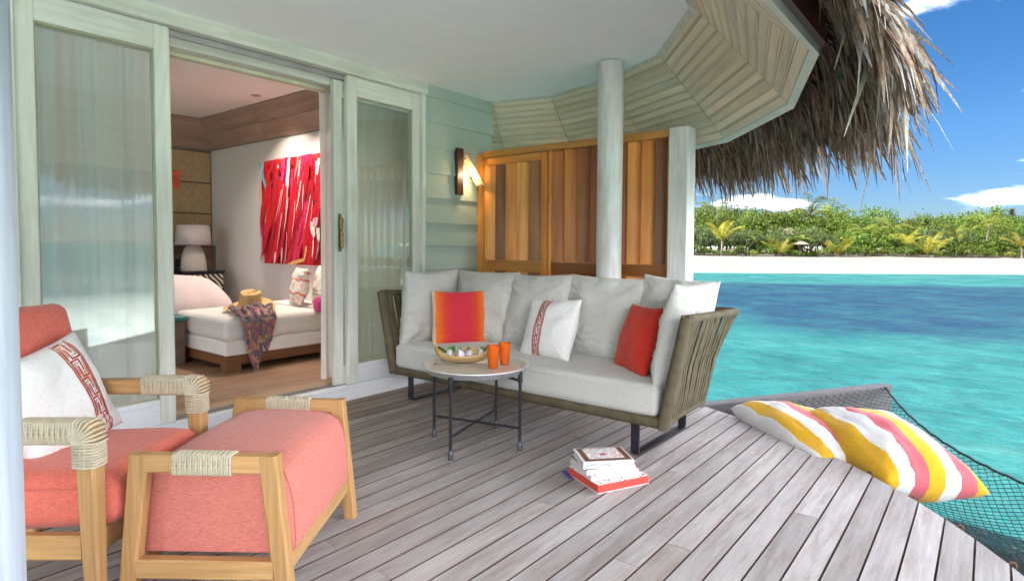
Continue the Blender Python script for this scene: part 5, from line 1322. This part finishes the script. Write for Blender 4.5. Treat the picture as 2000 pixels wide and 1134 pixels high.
M_wallr = plain('warm_white_plaster', (0.77,0.73,0.70), 0.8, amt=0.02, bump=0.06, bscale=40)
M_roomceil = plain('bedroom_ceiling_paint', (0.84,0.81,0.80), 0.8, amt=0.01, bump=0)
b = MB(); b.box(XP, 4.099, YF+0.305, YB+0.3, 0, 2.75); struct(b.build('bedroom_side_wall', M_wallr), 'plain warm white bedroom wall behind the painting', 'wall')
bw = bpy.data.objects.new('bedroom_back_wall', None); col.objects.link(bw); bw.location = (1.5, YB, 0.1); tag(bw, 'bedroom back wall of large sand coloured panels', 'wall', None, 'structure')
b = MB(); b.box(-1.6, XP-0.001, YB+0.02, YB+0.2, 0, 2.75); b.build('backing', plain('panel_gap', (0.10,0.07,0.05), 0.8, bump=0), bw)
M_panel = plain('sand_panel', (0.46,0.335,0.185), 0.75, nscale=18, amt=0.16, bump=0.25, bscale=70)
rows = [0.10,0.42,0.795,1.168,1.5014,1.876,2.256]
for i in range(len(rows)-1):
    for j in range(4):
        xa = XP-0.004-1.28*(j+1); xb = xa+1.27
        b = MB(); b.box(-(xb-xa)/2,(xb-xa)/2,0,0.019,-(rows[i+1]-rows[i]-.014)/2,(rows[i+1]-rows[i]-.014)/2,0.003)
        o = b.build('wall_panel', M_panel, bw, ((xa+xb)/2-1.5, 0.0, (rows[i]+rows[i+1])/2-0.1))
b = MB(); b.box(-1.6, XP-0.25, YF+0.305, YB-0.25, ZR, ZR+0.05); struct(b.build('bedroom_ceiling', M_roomceil), 'pale bedroom ceiling with two lit downlights', 'ceiling')
b = MB(); b.box(-1.7,-1.6,YF+0.305,4.2,0,2.7); b.box(-1.7,-1.6,7.2,YB+0.2,0,2.7); b.box(-1.7,-1.6,4.2,7.2,2.5,2.7); b.box(-1.7,-1.6,4.2,7.2,0,0.15); struct(b.build('bedroom_far_wall', M_wallr), 'bedroom wall opposite the painting, with an unseen wide opening added for light', 'wall')  # window opening added out of view to brighten the room
cv = bpy.data.objects.new('ceiling_cove', None); col.objects.link(cv); cv.location = (1.5, 6, 2.3); tag(cv, 'sloping whitewashed brown board cove round the bedroom ceiling', 'cove', None, 'structure')
M_cove = wood('whitewashed_brown_board', [(0.25,0.155,0.115),(0.36,0.245,0.19),(0.31,0.20,0.155)], 'Y', 0.6, 12, 6, 0.2, 0.10, 0.28, 0.3, False, (0.50,0.42,0.37), 0.45)
M_covex = wood('whitewashed_brown_board_cross', [(0.25,0.155,0.115),(0.36,0.245,0.19),(0.31,0.20,0.155)], 'X', 0.6, 12, 6, 0.2, 0.10, 0.28, 0.3, False, (0.50,0.42,0.37), 0.45)
def cove_board(p0, p1, p2, p3, mat):
    n = (Vector(p1)-Vector(p0)).cross(Vector(p3)-Vector(p0)).normalized()*0.012
    mb = MB(); q = [Vector(p) for p in (p0,p1,p2,p3)]; hi = [p+n for p in q]
    mb.add(q+hi, [(0,3,2,1),(4,5,6,7),(0,1,5,4),(1,2,6,5),(2,3,7,6),(3,0,4,7)]); mb.build('cove_board', mat, cv)
def lp(a, c, t): return tuple(Vector(a).lerp(Vector(c), t))
nb = 2
for k in range(nb):
    t0, t1 = k/nb+0.004, (k+1)/nb-0.004
    W0, W1 = (XP-.002, YB-.002, 2.292), (XP-.002, YF+0.306, 2.292); C0, C1 = (XP-0.255, YB-0.285, 2.598), (XP-0.255, YF+0.306, 2.598)
    for s0, s1 in ((0,0.36),(0.3615,0.7),(0.7015,1)):
        A, B_ = lp(W0,W1,s0), lp(W0,W1,s1); C, D = lp(C0,C1,s0), lp(C0,C1,s1)
        cove_board(lp(A,C,t0), lp(B_,D,t0), lp(B_,D,t1), lp(A,C,t1), M_cove)
    W0, W1 = (XP-.002, YB-.002, 2.292), (-1.6, YB-.002, 2.292); C0, C1 = (XP-0.255, YB-0.285, 2.598), (-1.6, YB-0.285, 2.598)
    cove_board(lp(W1,C1,t0), lp(W0,C0,t0), lp(W0,C0,t1), lp(W1,C1,t1), M_covex)
b = MB(); b.box(-1.6, XP-0.003, YB-0.012, YB-0.001, 2.258, 2.291); b.box(XP-0.012, XP-.001, YF+0.306, YB-0.013, 2.275, 2.291); b.build('cove_trim', plain('grey_brown_trim', (0.22,0.17,0.15), 0.6), cv)
M_lampglow = NT('downlight_glow'); M_lampglow.set(emit=(1,0.80,0.52,1), estr=4.0)
for x, y, lb in ((3.12, 5.72, 'recessed downlight further from the window'), (3.11, 5.03, 'recessed downlight nearer the window')):
    t = thing('downlight', lb, 'downlight', (x, y, ZR))
    b = MB(); b.lathe([(0.032,-0.004),(0.046,-0.004),(0.046,0.0),(0.032,0.0)], 24, (x,y,ZR-0.0005)); b.build('ring', M_track, t)
    b = MB(); b.lathe([(0.0,-0.002),(0.031,-0.002),(0.031,-0.001),(0,-0.001)], 24, (x,y,ZR-0.0005)); b.build('lens', M_lampglow.m, t)
    ld = bpy.data.lights.new('downlight_lamp', 'AREA'); ld.shape = 'DISK'; ld.size = 0.06; ld.energy = DOWN_W; ld.color = (1,0.88,0.76); ld.spread = R(115)
    lo = bpy.data.objects.new('downlight_lamp', ld); col.objects.link(lo); lo.parent = t; lo.location = (0,0,-0.012)
# painting
pt = thing('painting', 'large unframed abstract canvas of red and pink brush strokes over the daybed', 'painting', (XP, 5.70, 0.925))
b = MB(); b.box(XP-0.034, XP-0.001, 5.105, 6.305, 0.925, 2.045, 0.002); b.build('canvas', plain('canvas_ground', (0.60,0.05,0.06), 0.7, nscale=5, amt=0.3), pt)
PC = [(0.62,0.012,0.025),(0.55,0.02,0.02),(0.66,0.03,0.10),(0.70,0.05,0.20),(0.60,0.02,0.04),(0.78,0.62,0.62),(0.72,0.40,0.46),(0.78,0.72,0.66),(0.16,0.42,0.55),(0.72,0.42,0.14),(0.42,0.015,0.03)]
PM = [plain(f'oil_paint_{w_}', c, 0.35, nscale=30, amt=0.22, bump=0.3, bscale=120) for w_, c in zip(('scarlet','red','rose','pink','crimson','pale','blush','cream','blue','ochre','wine'), PC)]
st = MB(); g = random.Random(17)
def stroke(y0, z0, ang, L, w, curve, mi, lay):
    st.cur = mi; n = 10; y, z = y0, z0; a = ang; ring = []
    for i in range(n+1):
        f = i/n; ww = w*(0.55+0.45*math.sin(math.pi*min(1, f*0.8+0.2)))*(1 if f < 0.9 else 0.6)
        dy, dz = math.sin(a), -math.cos(a); jit = 0.004*g.uniform(-1,1)
        cl = lambda yy, zz_: Vector((XP-0.0345-0.00025*lay, max(5.107, min(6.303, yy)), max(0.927, min(2.043, zz_))))
        ring += [cl(y-dz*ww/2*-1+jit, z-dy*ww/2*-1), cl(y+dz*ww/2*-1+jit, z+dy*ww/2*-1)]
        y += dy*L/n; z += dz*L/n; a += curve/n
    st.add(ring, [(2*i, 2*i+1, 2*i+3, 2*i+2) for i in range(n)], False)
lay = 0
for i in range(120):
    lay += 1; y0 = g.uniform(5.1,6.3); mi = g.choice([0,1,4,2,0,4]); stroke(y0, g.uniform(1.5,2.1), g.uniform(-0.05,0.35), g.uniform(0.5,1.0), g.uniform(0.07,0.15), g.uniform(-0.1,0.35)*1, mi, lay)
for i in range(60):
    lay += 1; y0 = g.uniform(5.1,6.3); mi = g.choice([5,6,7,3,2,3]); stroke(y0, g.uniform(1.25,2.04), g.uniform(-0.02,0.30), g.uniform(0.2,0.6), g.uniform(0.02,0.06), g.uniform(-0.05,0.3), mi, lay)
for i in range(46):
    lay += 1; stroke(g.uniform(5.12,6.15), g.uniform(1.45,1.98), g.uniform(0.0,0.32), g.uniform(0.45,0.95), g.uniform(0.05,0.11), g.uniform(0.0,0.45), g.choice([0,0,1,4,10,2]), lay)
for y0, z0, a, L, w, c, mi in ((6.28,2.02,-0.3,0.28,0.07,-.3,8),(6.24,1.96,-.2,0.25,0.05,-.2,8),(6.29,1.80,0,0.2,0.03,0,9),(5.30,1.36,-0.2,0.16,0.08,0.1,7),(5.20,1.30,-0.1,0.14,0.06,0,7),(5.24,1.40,0.1,0.10,0.09,0,6),(5.40,1.12,0.2,0.16,0.04,0.2,9),(5.45,0.98,1.4,0.3,0.04,0,9),(6.25,0.99,0.9,0.3,0.05,0,8),(5.98,1.05,0.2,0.14,0.03,0,7),(5.85,1.10,0.1,0.18,0.03,0,6)):
    lay += 1; stroke(y0, z0, a, L, w, c, mi, lay)
for i in range(14):
    lay += 1; stroke(g.uniform(5.12,6.28), g.uniform(1.15,2.03), g.uniform(-0.02,0.30), g.uniform(0.12,0.40), g.uniform(0.008,0.026), g.uniform(-0.05,0.3), g.choice([5,6,7,6]), lay)
o = st.build('brush_strokes', PM, pt); o['kind'] = 'stuff'
# small orange picture on the panelled wall
pc = thing('small_picture', 'small orange picture on the panelled back wall', 'picture', (3.10, YB, 1.78))
b = MB(); b.box(2.92,3.165,YB-0.03,YB-0.001,1.775,2.01,0.003); b.build('picture_frame', plain('tan_frame', (0.45,0.28,0.14), 0.5), pc)
b = MB(); b.box(2.932,3.153,YB-0.0315,YB-0.0301,1.787,1.998); b.build('picture_print', plain('orange_print', (0.66,0.12,0.04), 0.6, nscale=12, amt=0.5), pc)
# headboard console, bedside table, lamp
M_grey_oak = wood('brown_grey_oak', [(0.13,0.085,0.06),(0.20,0.135,0.10),(0.165,0.11,0.08)], 'X', 0.5, 12, 7)
hb = thing('headboard', 'wide brown wooden headboard panel behind the lamp', 'headboard', (1.9, YB-0.06, 0.1))
b = MB(); b.box(0.6,3.525,YB-0.085,YB-0.022,0.1,1.095,0.003); b.build('panel', M_grey_oak, hb)
b = MB(); b.box(0.58,3.540,YB-0.10,YB-0.021,1.0955,1.112,0.003); b.build('top_cap', M_grey_oak, hb)
b = MB(); b.box(3.07,3.20,YB-0.09,YB-0.0852,0.86,0.955,0.002); b.build('switch_plate', M_dark, hb)
ns = thing('bedside_table', 'black bedside table with zebra striped inlay', 'bedside table', (3.2, 7.2, 0.1))
b = MB(); b.box(2.95,3.40,7.0,7.42,0.1,0.80,0.004); b.build('carcass', plain('black_lacquer', (0.012,0.012,0.014), 0.3), ns)
b = MB(); b.box(2.94,3.41,6.985,7.43,0.8002,0.824,0.003); b.build('top', plain('black_lacquer_top', (0.014,0.013,0.015), 0.25), ns)
def zebra():
    t = NT('zebra_inlay'); v = t.mapping(t.tc().outputs['Object'], (1,1,1), rot=(0,R(40),0)); w_ = t.wave(v, 7.0, 'X', 3.0)
    t.set(color=t.ramp(w_, [(0.48,(0.01,0.01,0.012)),(0.53,(0.62,0.55,0.46))]), rough=0.35); return t.m
b = MB(); b.box(2.97,3.385,6.994,6.9999,0.62,0.785); b.build('drawer_front', zebra(), ns)
lp_ = thing('table_lamp', 'table lamp with a knobbly white base and a wide white drum shade', 'lamp', (3.145, 7.2, 0.8245))
M_bead = plain('white_beaded_ceramic', (0.66,0.60,0.55), 0.5, amt=0.05)
prof = [(0.0,0.0),(0.128,0.0),(0.130,0.01),(0.128,0.06),(0.121,0.13),(0.108,0.20),(0.088,0.255),(0.06,0.285),(0.03,0.296),(0,0.297)]
b = MB(); b.lathe(prof, 32); lb_ = b.build('base', M_bead, lp_, (0,0,0))
kn = MB()
for k in range(15):
    z = 0.008+0.268*k/14; i = 0
    while prof[i+1][1] < z or i == 0: i += 1
    (ra, za), (rb, zb) = prof[i], prof[i+1]; r_ = ra+(rb-ra)*(z-za)/max(1e-6, zb-za); n = int(2*math.pi*r_/0.022)
    for q in range(n):
        a = 6.283*(q+0.5*(k % 2))/n; kn.lathe([(0,-0.008),(0.0075,-0.004),(0.0085,0.0),(0.0075,0.004),(0,0.008)], 6, (r_*math.cos(a), r_*math.sin(a), z))
kn.build('bead', M_bead, lb_, (0,0,0))['kind'] = 'stuff'
def shade_m():
    t = NT('lamp_shade_linen'); d = t.new('ShaderNodeBsdfTranslucent'); d.inputs[0].default_value = (0.80,0.76,0.76,1); t.set(color=(0.80,0.75,0.76), rough=0.9)
    mx = t.new('ShaderNodeMixShader'); mx.inputs[0].default_value = 0.4; t.l.new(t.p.outputs[0], mx.inputs[1]); t.l.new(d.outputs[0], mx.inputs[2]); t.l.new(mx.outputs[0], t.out.inputs[0]); return t.m
b = MB(); b.grid(lambda u, v: Vector(((0.190-0.022*v)*math.cos(6.2832*u), (0.190-0.022*v)*math.sin(6.2832*u), 0.297+0.225*v)), 40, 2); sh = b.build('lamp_shade', shade_m(), lp_, (0,0,0)); md = sh.modifiers.new('thick', 'SOLIDIFY'); md.thickness = 0.003
b = MB(); b.tube([(0,0,0.29),(0,0,0.535)], 0.006, 8); b.lathe([(0,0.53),(0.012,0.532),(0.012,0.542),(0,0.545)], 10); b.build('finial', M_bead, lp_, (0,0,0))
# bed and the chest at its foot
bed = thing('bed', 'double bed under a pale pink coverlet that falls in soft folds', 'bed', (2.06, 6.4, ZF))
M_cover = fabric('pale_pink_coverlet', (0.72,0.62,0.62), (0.64,0.54,0.54), 500, 0.2)
b = MB(); b.box(1.20,2.86,6.02,7.0,ZF,0.52,0.02); b.build('bed_base', plain('bed_valance', (0.50,0.46,0.46), 0.9), bed)
mb = MB()
def cov(u, v):
    """coverlet: one sheet, crowned on top, hanging at foot and sides"""
    x = -1.30+2.60*u; y = -0.62+1.24*v
    X, Yv = 1.0, 0.60; ax = max(0, abs(x)-0.62); ay = max(0, -y-0.30)
    z = 0.80+0.035*(1-(x/0.95)**2)
    fall = max(ax, 0)
    dx = 0.62+min(ax, 0.34)*0.95 if ax > 0 else abs(x)
    z -= 0.45*(min(1, ax/0.50))**1.9 + max(0, ax-0.44)*1.2
    yy = y
    if ay > 0:
        z -= 0.42*min(1, ay/0.30)**2.2; yy = -0.30-min(ay, 0.25)*0.9
    px_ = math.copysign(dx, x)
    fold = 0.016*math.sin(y*21+math.sin(y*5))*min(1, ax*5) + 0.018*math.sin(x*17)*min(1, ay*5)
    px_ += math.copysign(fold, x) if ax > 0 else 0
    return Vector((2.06+px_, 6.42+yy+(-fold if ay > 0 else 0), z+0.006*nz((x, y, 0), 3, 1)))
mb.grid(cov, 60, 40); o = mb.build('coverlet', M_cover, bed); md = o.modifiers.new('thick', 'SOLIDIFY'); md.thickness = 0.01
ch = thing('blanket_chest', 'brown chest with a teal lid at the foot of the bed', 'chest', (1.80, 5.55, ZF))
b = MB(); b.box(1.30,2.29,5.42,5.70,ZF,0.475,0.01); b.build('body', plain('brown_hide', (0.16,0.095,0.07), 0.6, nscale=12, amt=0.3), ch)
b = MB(); b.box(1.29,2.30,5.41,5.71,0.4755,0.515,0.006); b.build('lid', plain('teal_paint', (0.02,0.16,0.17), 0.5), ch)
# daybed with hat, scarf and pillows
M_day = fabric('natural_linen', (0.74,0.69,0.63), (0.64,0.59,0.53), 480, 0.35)
M_dayb = fabric('pale_box_linen', (0.78,0.73,0.68), (0.69,0.64,0.59), 480, 0.3)
M_walx = wood('dark_walnut_along', [(0.10,0.038,0.014),(0.17,0.070,0.028),(0.135,0.052,0.02)], 'X', 0.35, 12, 6, 0.12, 0.06, 0.2, 0.5)
day = thing('daybed', 'linen upholstered daybed on a dark walnut plinth beneath the painting', 'daybed', (2.9, 5.2, ZF))
dx0, dx1, dy0, dy1 = 2.326, 3.245, 4.777, 5.72
b = MB(); b.box(dx0,dx0+0.125,dy0,dy0+0.10,ZF,0.232,0.003); b.build('foot', M_walx, day)
b = MB(); b.box(dx0,dx0+0.125,dy1-0.10,dy1,ZF,0.232,0.003); b.build('foot', M_walx, day)
b = MB(); b.box(dx0+.1255,dx1,dy0+.002,dy0+0.04,0.155,0.2315,0.002); b.build('rail', M_walx, day)
b = MB(); b.box(dx0+.002,dx0+.04,dy0+.1005,dy1-.1005,0.155,0.2315,0.002); b.build('rail', M_walx, day)
b = MB(); b.box(dx0+.05,dx1,dy0+.1,dy1-.1,0.16,0.231); b.build('slat_base', M_dark, day)
def place_block(name, x0, x1, y0, y1, z0, z1, mat, par, r=0.03, bul=0.01, seed=1):
    me = weld(soft_block(x1-x0, y1-y0, z1-z0, r, bul, 12, seed, 0.003).build(name, mat, mesh_only=True)); o = link(name, me, par); o.matrix_parent_inverse = Matrix(mw(par)).inverted(); o.location = ((x0+x1)/2, (y0+y1)/2, (z0+z1)/2); return o
place_block('box_base', dx0-.002, dx1, dy0-.002, dy1, 0.2325, 0.352, M_dayb, day, 0.015, 0.002, 1)
place_block('mattress', dx0-.005, dx1, dy0-.005, dy1, 0.3525, 0.535, M_day, day, 0.05, 0.02, 2)
b = MB(); b.box(dx1+.004,XP-.01,dy0-.03,dy1,ZF,0.25,0.003); b.build('end_plinth', M_walx, day)
place_block('end_block', dx1+.003, XP-.006, dy0-.035, dy1, 0.2505, 0.56, M_dayb, day, 0.02, 0.002, 3)
def stripey(t, vec):
    s = t.new('ShaderNodeSeparateXYZ'); t.put(s.inputs[0], vec)
    y = s.outputs[1]; w_ = t.math('ADD', t.math('MULTIPLY', y, 26.0), t.math('MULTIPLY', t.noise(t.mapping(vec, (18,4,1)), 1.0, 3), 1.6))
    bands = t.ramp(t.math('FRACT', t.math('MULTIPLY', w_, 0.30)), [(0.0,(0,0,0)),(0.60,(0,0,0)),(0.62,(1,1,1)),(0.74,(1,1,1)),(0.76,(0,0,0))])
    ticks = t.math('MULTIPLY', t.ramp(t.noise(t.mapping(vec, (60,9,1)), 1.0, 2), [(0.55,(0,0,0)),(0.58,(1,1,1))]), t.ramp(t.math('FRACT', t.math('MULTIPLY', w_, 0.30)), [(0.1,(0,0,0)),(0.12,(1,1,1)),(0.35,(1,1,1)),(0.37,(0,0,0))]))
    return t.mix(t.math('MAXIMUM', bands, ticks), (0.70,0.62,0.55,1), (0.60,0.16,0.06,1))
M_ethnic = fabric('orange_printed_linen', (0.7,0.6,0.5), None, 480, 0.25, pattern=stripey)
def yellow_l(t, vec):
    d = t.voronoi(t.mapping(vec, (1,1,0.01)), 13, 'DISTANCE_TO_EDGE'); return t.mix(t.ramp(d, [(0.05,(1,1,1)),(0.09,(0,0,0))]), (0.72,0.70,0.66,1), (0.72,0.52,0.06,1))
M_yel = fabric('yellow_line_print', (0.7,0.7,0.66), None, 480, 0.25, pattern=yellow_l)
loose_pillow('scatter_pillow', 'linen pillow with orange printed bands on the daybed', 'pillow', 0.36, 0.36, 0.13, frame((3.26,5.22,0.735), (-0.25,-1,0.0), (0.22,-0.06,1)), M_ethnic, 21)
loose_pillow('scatter_pillow', 'plain beige pillow behind the printed one on the daybed', 'pillow', 0.40, 0.38, 0.13, frame((3.42,5.02,0.745), (-0.1,-1,0.0), (0.2,0,1)), M_day, 22)
loose_pillow('scatter_pillow', 'white pillow with looping yellow lines at the end of the daybed', 'pillow', 0.42, 0.42, 0.14, frame((3.36,4.80,0.765), (-0.45,-1,0.0), (0.16,0,1)), M_yel, 23)
loose_pillow('scatter_pillow', 'small magenta pillow under the yellow lined one', 'pillow', 0.26, 0.14, 0.10, frame((3.20,4.80,0.59), (-0.5,-1,0), (0.2,0,1)), plain('magenta_silk', (0.50,0.02,0.16), 0.5), 24)
hat = thing('straw_hat', 'straw hat lying on the end of the daybed', 'hat', (2.70, 5.10, 0.575), 0.5)
hat.rotation_euler = (R(10), R(-9), 0.5); hat.scale = (1.08, 1.08, 1.15)
M_straw = plain('plaited_straw', (0.55,0.35,0.13), 0.75, nscale=30, amt=0.15, bump=0.5, bscale=180)
def hatpt(u, v):
    a = 6.2832*u
    if v < 0.4: f = v/0.4; r_ = 0.20-(0.20-0.094)*f; z = 0.010+0.018*math.cos(2*a)*(1-f)+0.004*f
    else:
        f = (v-0.4)/0.6
        r_ = 0.094-0.018*f if f < 0.72 else (0.081)*math.sqrt(max(0, 1-((f-0.72)/0.28)**2)); z = 0.014+0.115*min(1, f/0.8)
        if f > 0.66: z -= 0.035*math.exp(-((r_*math.sin(a))/0.018)**2)*((f-0.66)/0.34)*1.0*(1 if math.cos(a) > -0.9 else .5)
    return Vector((r_*1.12*math.cos(a), r_*0.92*math.sin(a), z))
b = MB(); b.grid(hatpt, 48, 40); o = b.build('hat_shell', M_straw, hat, (0,0,0)); md = o.modifiers.new('thick', 'SOLIDIFY'); md.thickness = 0.003
b = MB(); b.tube([(0.097*1.12*math.cos(R(10*i)), 0.097*0.92*math.sin(R(10*i)), 0.024) for i in range(36)], 0.007, 6, closed=True); b.build('hat_band', plain('pale_hat_cord', (0.62,0.50,0.32), 0.8), hat, (0,0,0))
def paisley():
    t = NT('paisley_silk'); v = t.tc().outputs['Object']; w_ = t.new('ShaderNodeVectorMath'); t.put(w_.inputs[0], v)
    sc_ = t.new('ShaderNodeVectorMath'); sc_.operation = 'SCALE'; t.put(sc_.inputs[0], t.noise(v, 14, 3, out='Color')); sc_.inputs['Scale'].default_value = 0.06; t.put(w_.inputs[1], sc_.outputs[0])
    d = t.voronoi(w_.outputs[0], 34, out='Distance'); c0 = t.voronoi(w_.outputs[0], 34, out='Color'); h = t.new('ShaderNodeSeparateColor'); t.put(h.inputs[0], c0)
    base = t.ramp(h.outputs[0], [(0,(0.055,0.03,0.06)),(0.3,(0.16,0.025,0.055)),(0.5,(0.42,0.20,0.035)),(0.62,(0.05,0.07,0.075)),(0.8,(0.30,0.05,0.10)),(0.92,(0.48,0.15,0.03))], 'CONSTANT')
    ln = t.math('SINE', t.math('MULTIPLY', d, 34.0)); c = t.mix(t.ramp(ln, [(0.80,(0,0,0)),(0.95,(1,1,1))]), base, (0.55,0.40,0.40,1))
    t.set(color=c, rough=0.6, sheen=0.2); return t.m
mb = MB()
def scarf(u, v):
    """scarf bunched on the daybed top, then hanging over its front edge in two tails"""
    s = v*0.80; wdt = 0.13 if v < 0.2 else 0.155
    tail = -0.06 if u < 0.55 else -0.20
    x = 2.585+(u-0.5)*2*wdt*(1-0.12*v)+0.035*math.sin(v*4)*(u-0.5)
    if u < 0.55: L = 0.82-0.22*abs(u-0.26)/0.29
    else: L = 0.64-0.20*abs(u-0.74)/0.26
    s = v*L
    fold = 0.020*math.sin(u*27+1.5*math.sin(v*4))+0.010*math.sin(u*61)
    if s < 0.24:
        return Vector((x+0.02*math.sin(v*30+u*9), 5.00-s*0.92, 0.556+0.030+fold*1.1+0.02*math.sin(v*22+u*6)))
    if s < 0.33:
        a = (s-0.24)/0.09*math.pi/2; return Vector((x, 4.775-0.048*math.sin(a)+fold*-0.6*math.sin(a), 0.545-0.045*(1-math.cos(a))+0.022+fold*(1-math.sin(a))))
    return Vector((x+(x-2.585)*-0.22*(s-0.33)/0.4, 4.722-abs(fold)*0.9, 0.52-(s-0.33)))
mb.grid(scarf, 54, 44); o = mb.build('scarf', paisley()); tag(o, 'dark paisley scarf hanging over the front of the daybed', 'scarf'); md = o.modifiers.new('thick', 'SOLIDIFY'); md.thickness = 0.003

# ------------------------------------------------------------------ overwater hammock
M_beamw = wood('weathered_beam', [(0.10,0.088,0.09),(0.15,0.135,0.138),(0.125,0.11,0.113)], 'X', 0.7, 14, 7, 0.3)
hm = thing('hammock', 'black net hammock stretched over the water between the deck edge and a timber beam', 'hammock', (4.6, 0.7, 0))
Bp0, Bp1 = Vector((4.05,1.70,-0.105)), Vector((5.83,0.640,-0.105))
bd_ = (Bp1-Bp0); 
b = MB(); Lb = bd_.length; b.box(0,Lb,-0.045,0.045,-0.105,0.115,0.006); ob = b.build('beam', M_beamw, hm, None)
ob.matrix_parent_inverse = Matrix(mw(hm)).inverted(); ob.location = Bp0; ob.rotation_euler = (0,0,math.atan2(bd_.y, bd_.x))
Cp0, Cp1 = Vector((2.30,-0.25,-0.105)), Vector((3.75,-1.45,-0.105)); cd_ = Cp1-Cp0
b = MB(); b.box(0,cd_.length,-0.045,0.045,-0.105,0.115,0.006); ob = b.build('beam', M_beamw, hm, None)
ob.matrix_parent_inverse = Matrix(mw(hm)).inverted(); ob.location = Cp0; ob.rotation_euler = (0,0,math.atan2(cd_.y, cd_.x))
M_net = plain('black_green_cord', (0.012,0.022,0.022), 0.7, bump=0)
Ra, Rb_ = Vector((5.74,0.640,-0.005)), Vector((3.66,-1.33,-0.005))
def Dn(s):
    a = R(-21.5-44.5*s); return Vector((DC.x+(DR+0.012)*math.cos(a), DC.y+(DR+0.012)*math.sin(a), -0.045))
def Rn(s):
    p = Ra.lerp(Rb_, s); k = 4*s*(1-s); return p+Vector((-0.70,0.71,0))*0.27*k+Vector((0,0,-0.19*k))
def Nn(s, t):
    p = Dn(s).lerp(Rn(s), t); k = math.sin(math.pi*t)*min(1, math.sin(math.pi*min(1, max(0, s)))**0.5); p.z -= 0.20*k; return p
net = MB(); nu, nv = 104, 50
def seg(p, q, r_=0.0023):
    net.tube([p, q], r_, 3, smooth=False, cap=False)
nodes = {}
for i in range(nu+1):
    for j in range(nv+1):
        if (i+j) % 2 == 0: nodes[(i, j)] = Nn(i/nu, j/nv)+Vector((gs.gauss(0,.002), gs.gauss(0,.002), 0))
for (i, j), p in nodes.items():
    for dj in (-1, 1):
        q = nodes.get((i+1, j+dj))
        if q is not None: seg(p, q)
o = net.build('net', M_net, hm); o['kind'] = 'stuff'
b = MB(); b.tube([Rn(i/60)+Vector((0,0,0.004*math.sin(i*2))) for i in range(61)], 0.008, 8); b.build('edge_rope', M_net, hm)
b = MB(); b.tube([Dn(i/60) for i in range(61)], 0.004, 6); b.build('lacing_rope', M_net, hm)
M_rust = plain('rusty_iron', (0.16,0.075,0.035), 0.8, 0.3, nscale=60, amt=0.5)
for k in range(9):
    s = 0.05+0.9*k/8; p = Dn(s); a = R(-21.5-44.5*s); rd = Vector((math.cos(a), math.sin(a), 0))
    b = MB(); b.tube([p+rd*0.010+Vector((0,0,0.032))+ (rd*0.014*math.cos(R(36*i))+Vector((0,0,1))*0.014*math.sin(R(36*i))) for i in range(10)], 0.0035, 6, closed=True); b.tube([p-rd*0.02+Vector((0,0,0.022)), p+rd*0.002+Vector((0,0,0.026))], 0.0035, 6); b.build('eye_hook', M_rust, hm)
def bstripes(order, off):
    def f(t, vec):
        s = t.new('ShaderNodeSeparateXYZ'); t.put(s.inputs[0], vec)
        y = t.math('ADD', s.outputs[1], t.math('MULTIPLY', t.math('SUBTRACT', t.noise(vec, 8, 2), 0.5), 0.008))
        C = {'y': (0.70,0.38,0.015), 'w': (0.72,0.70,0.66), 'p': (0.58,0.12,0.14)}
        n = len(order); return t.ramp(t.math('ADD', t.math('DIVIDE', y, 0.58), 0.5+off), [(i/n, C[c]) for i, c in enumerate(order)], 'CONSTANT')
    return f
M_st1 = fabric('yellow_pink_white_stripe', (0.7,0.4,0.02), None, 420, 0.3, pattern=bstripes('wywpywpy'[:8], 0.0))
M_st2 = fabric('pink_yellow_white_stripe', (0.7,0.4,0.02), None, 420, 0.3, pattern=bstripes('ywpywpy', 0.0))
loose_pillow('floor_cushion', 'big striped cushion in the hammock, its white edge against the deck, behind the other one', 'cushion', 0.86, 0.50, 0.31, frame((4.00,0.86,-0.01), (-0.62,-0.78,-0.10), (0.72,-0.55,-0.05)), M_st1, 31, 'striped cushions in the hammock', 0.04, 0.02, 34)
loose_pillow('floor_cushion', 'big striped cushion in the hammock with a yellow corner on top of the other one', 'cushion', 0.82, 0.54, 0.36, frame((3.90,0.43,0.015), (-0.74,-0.66,-0.13), (0.60,-0.62,-0.12)), M_st2, 32, 'striped cushions in the hammock', 0.04, 0.02, 34)
bpy.context.view_layer.update()
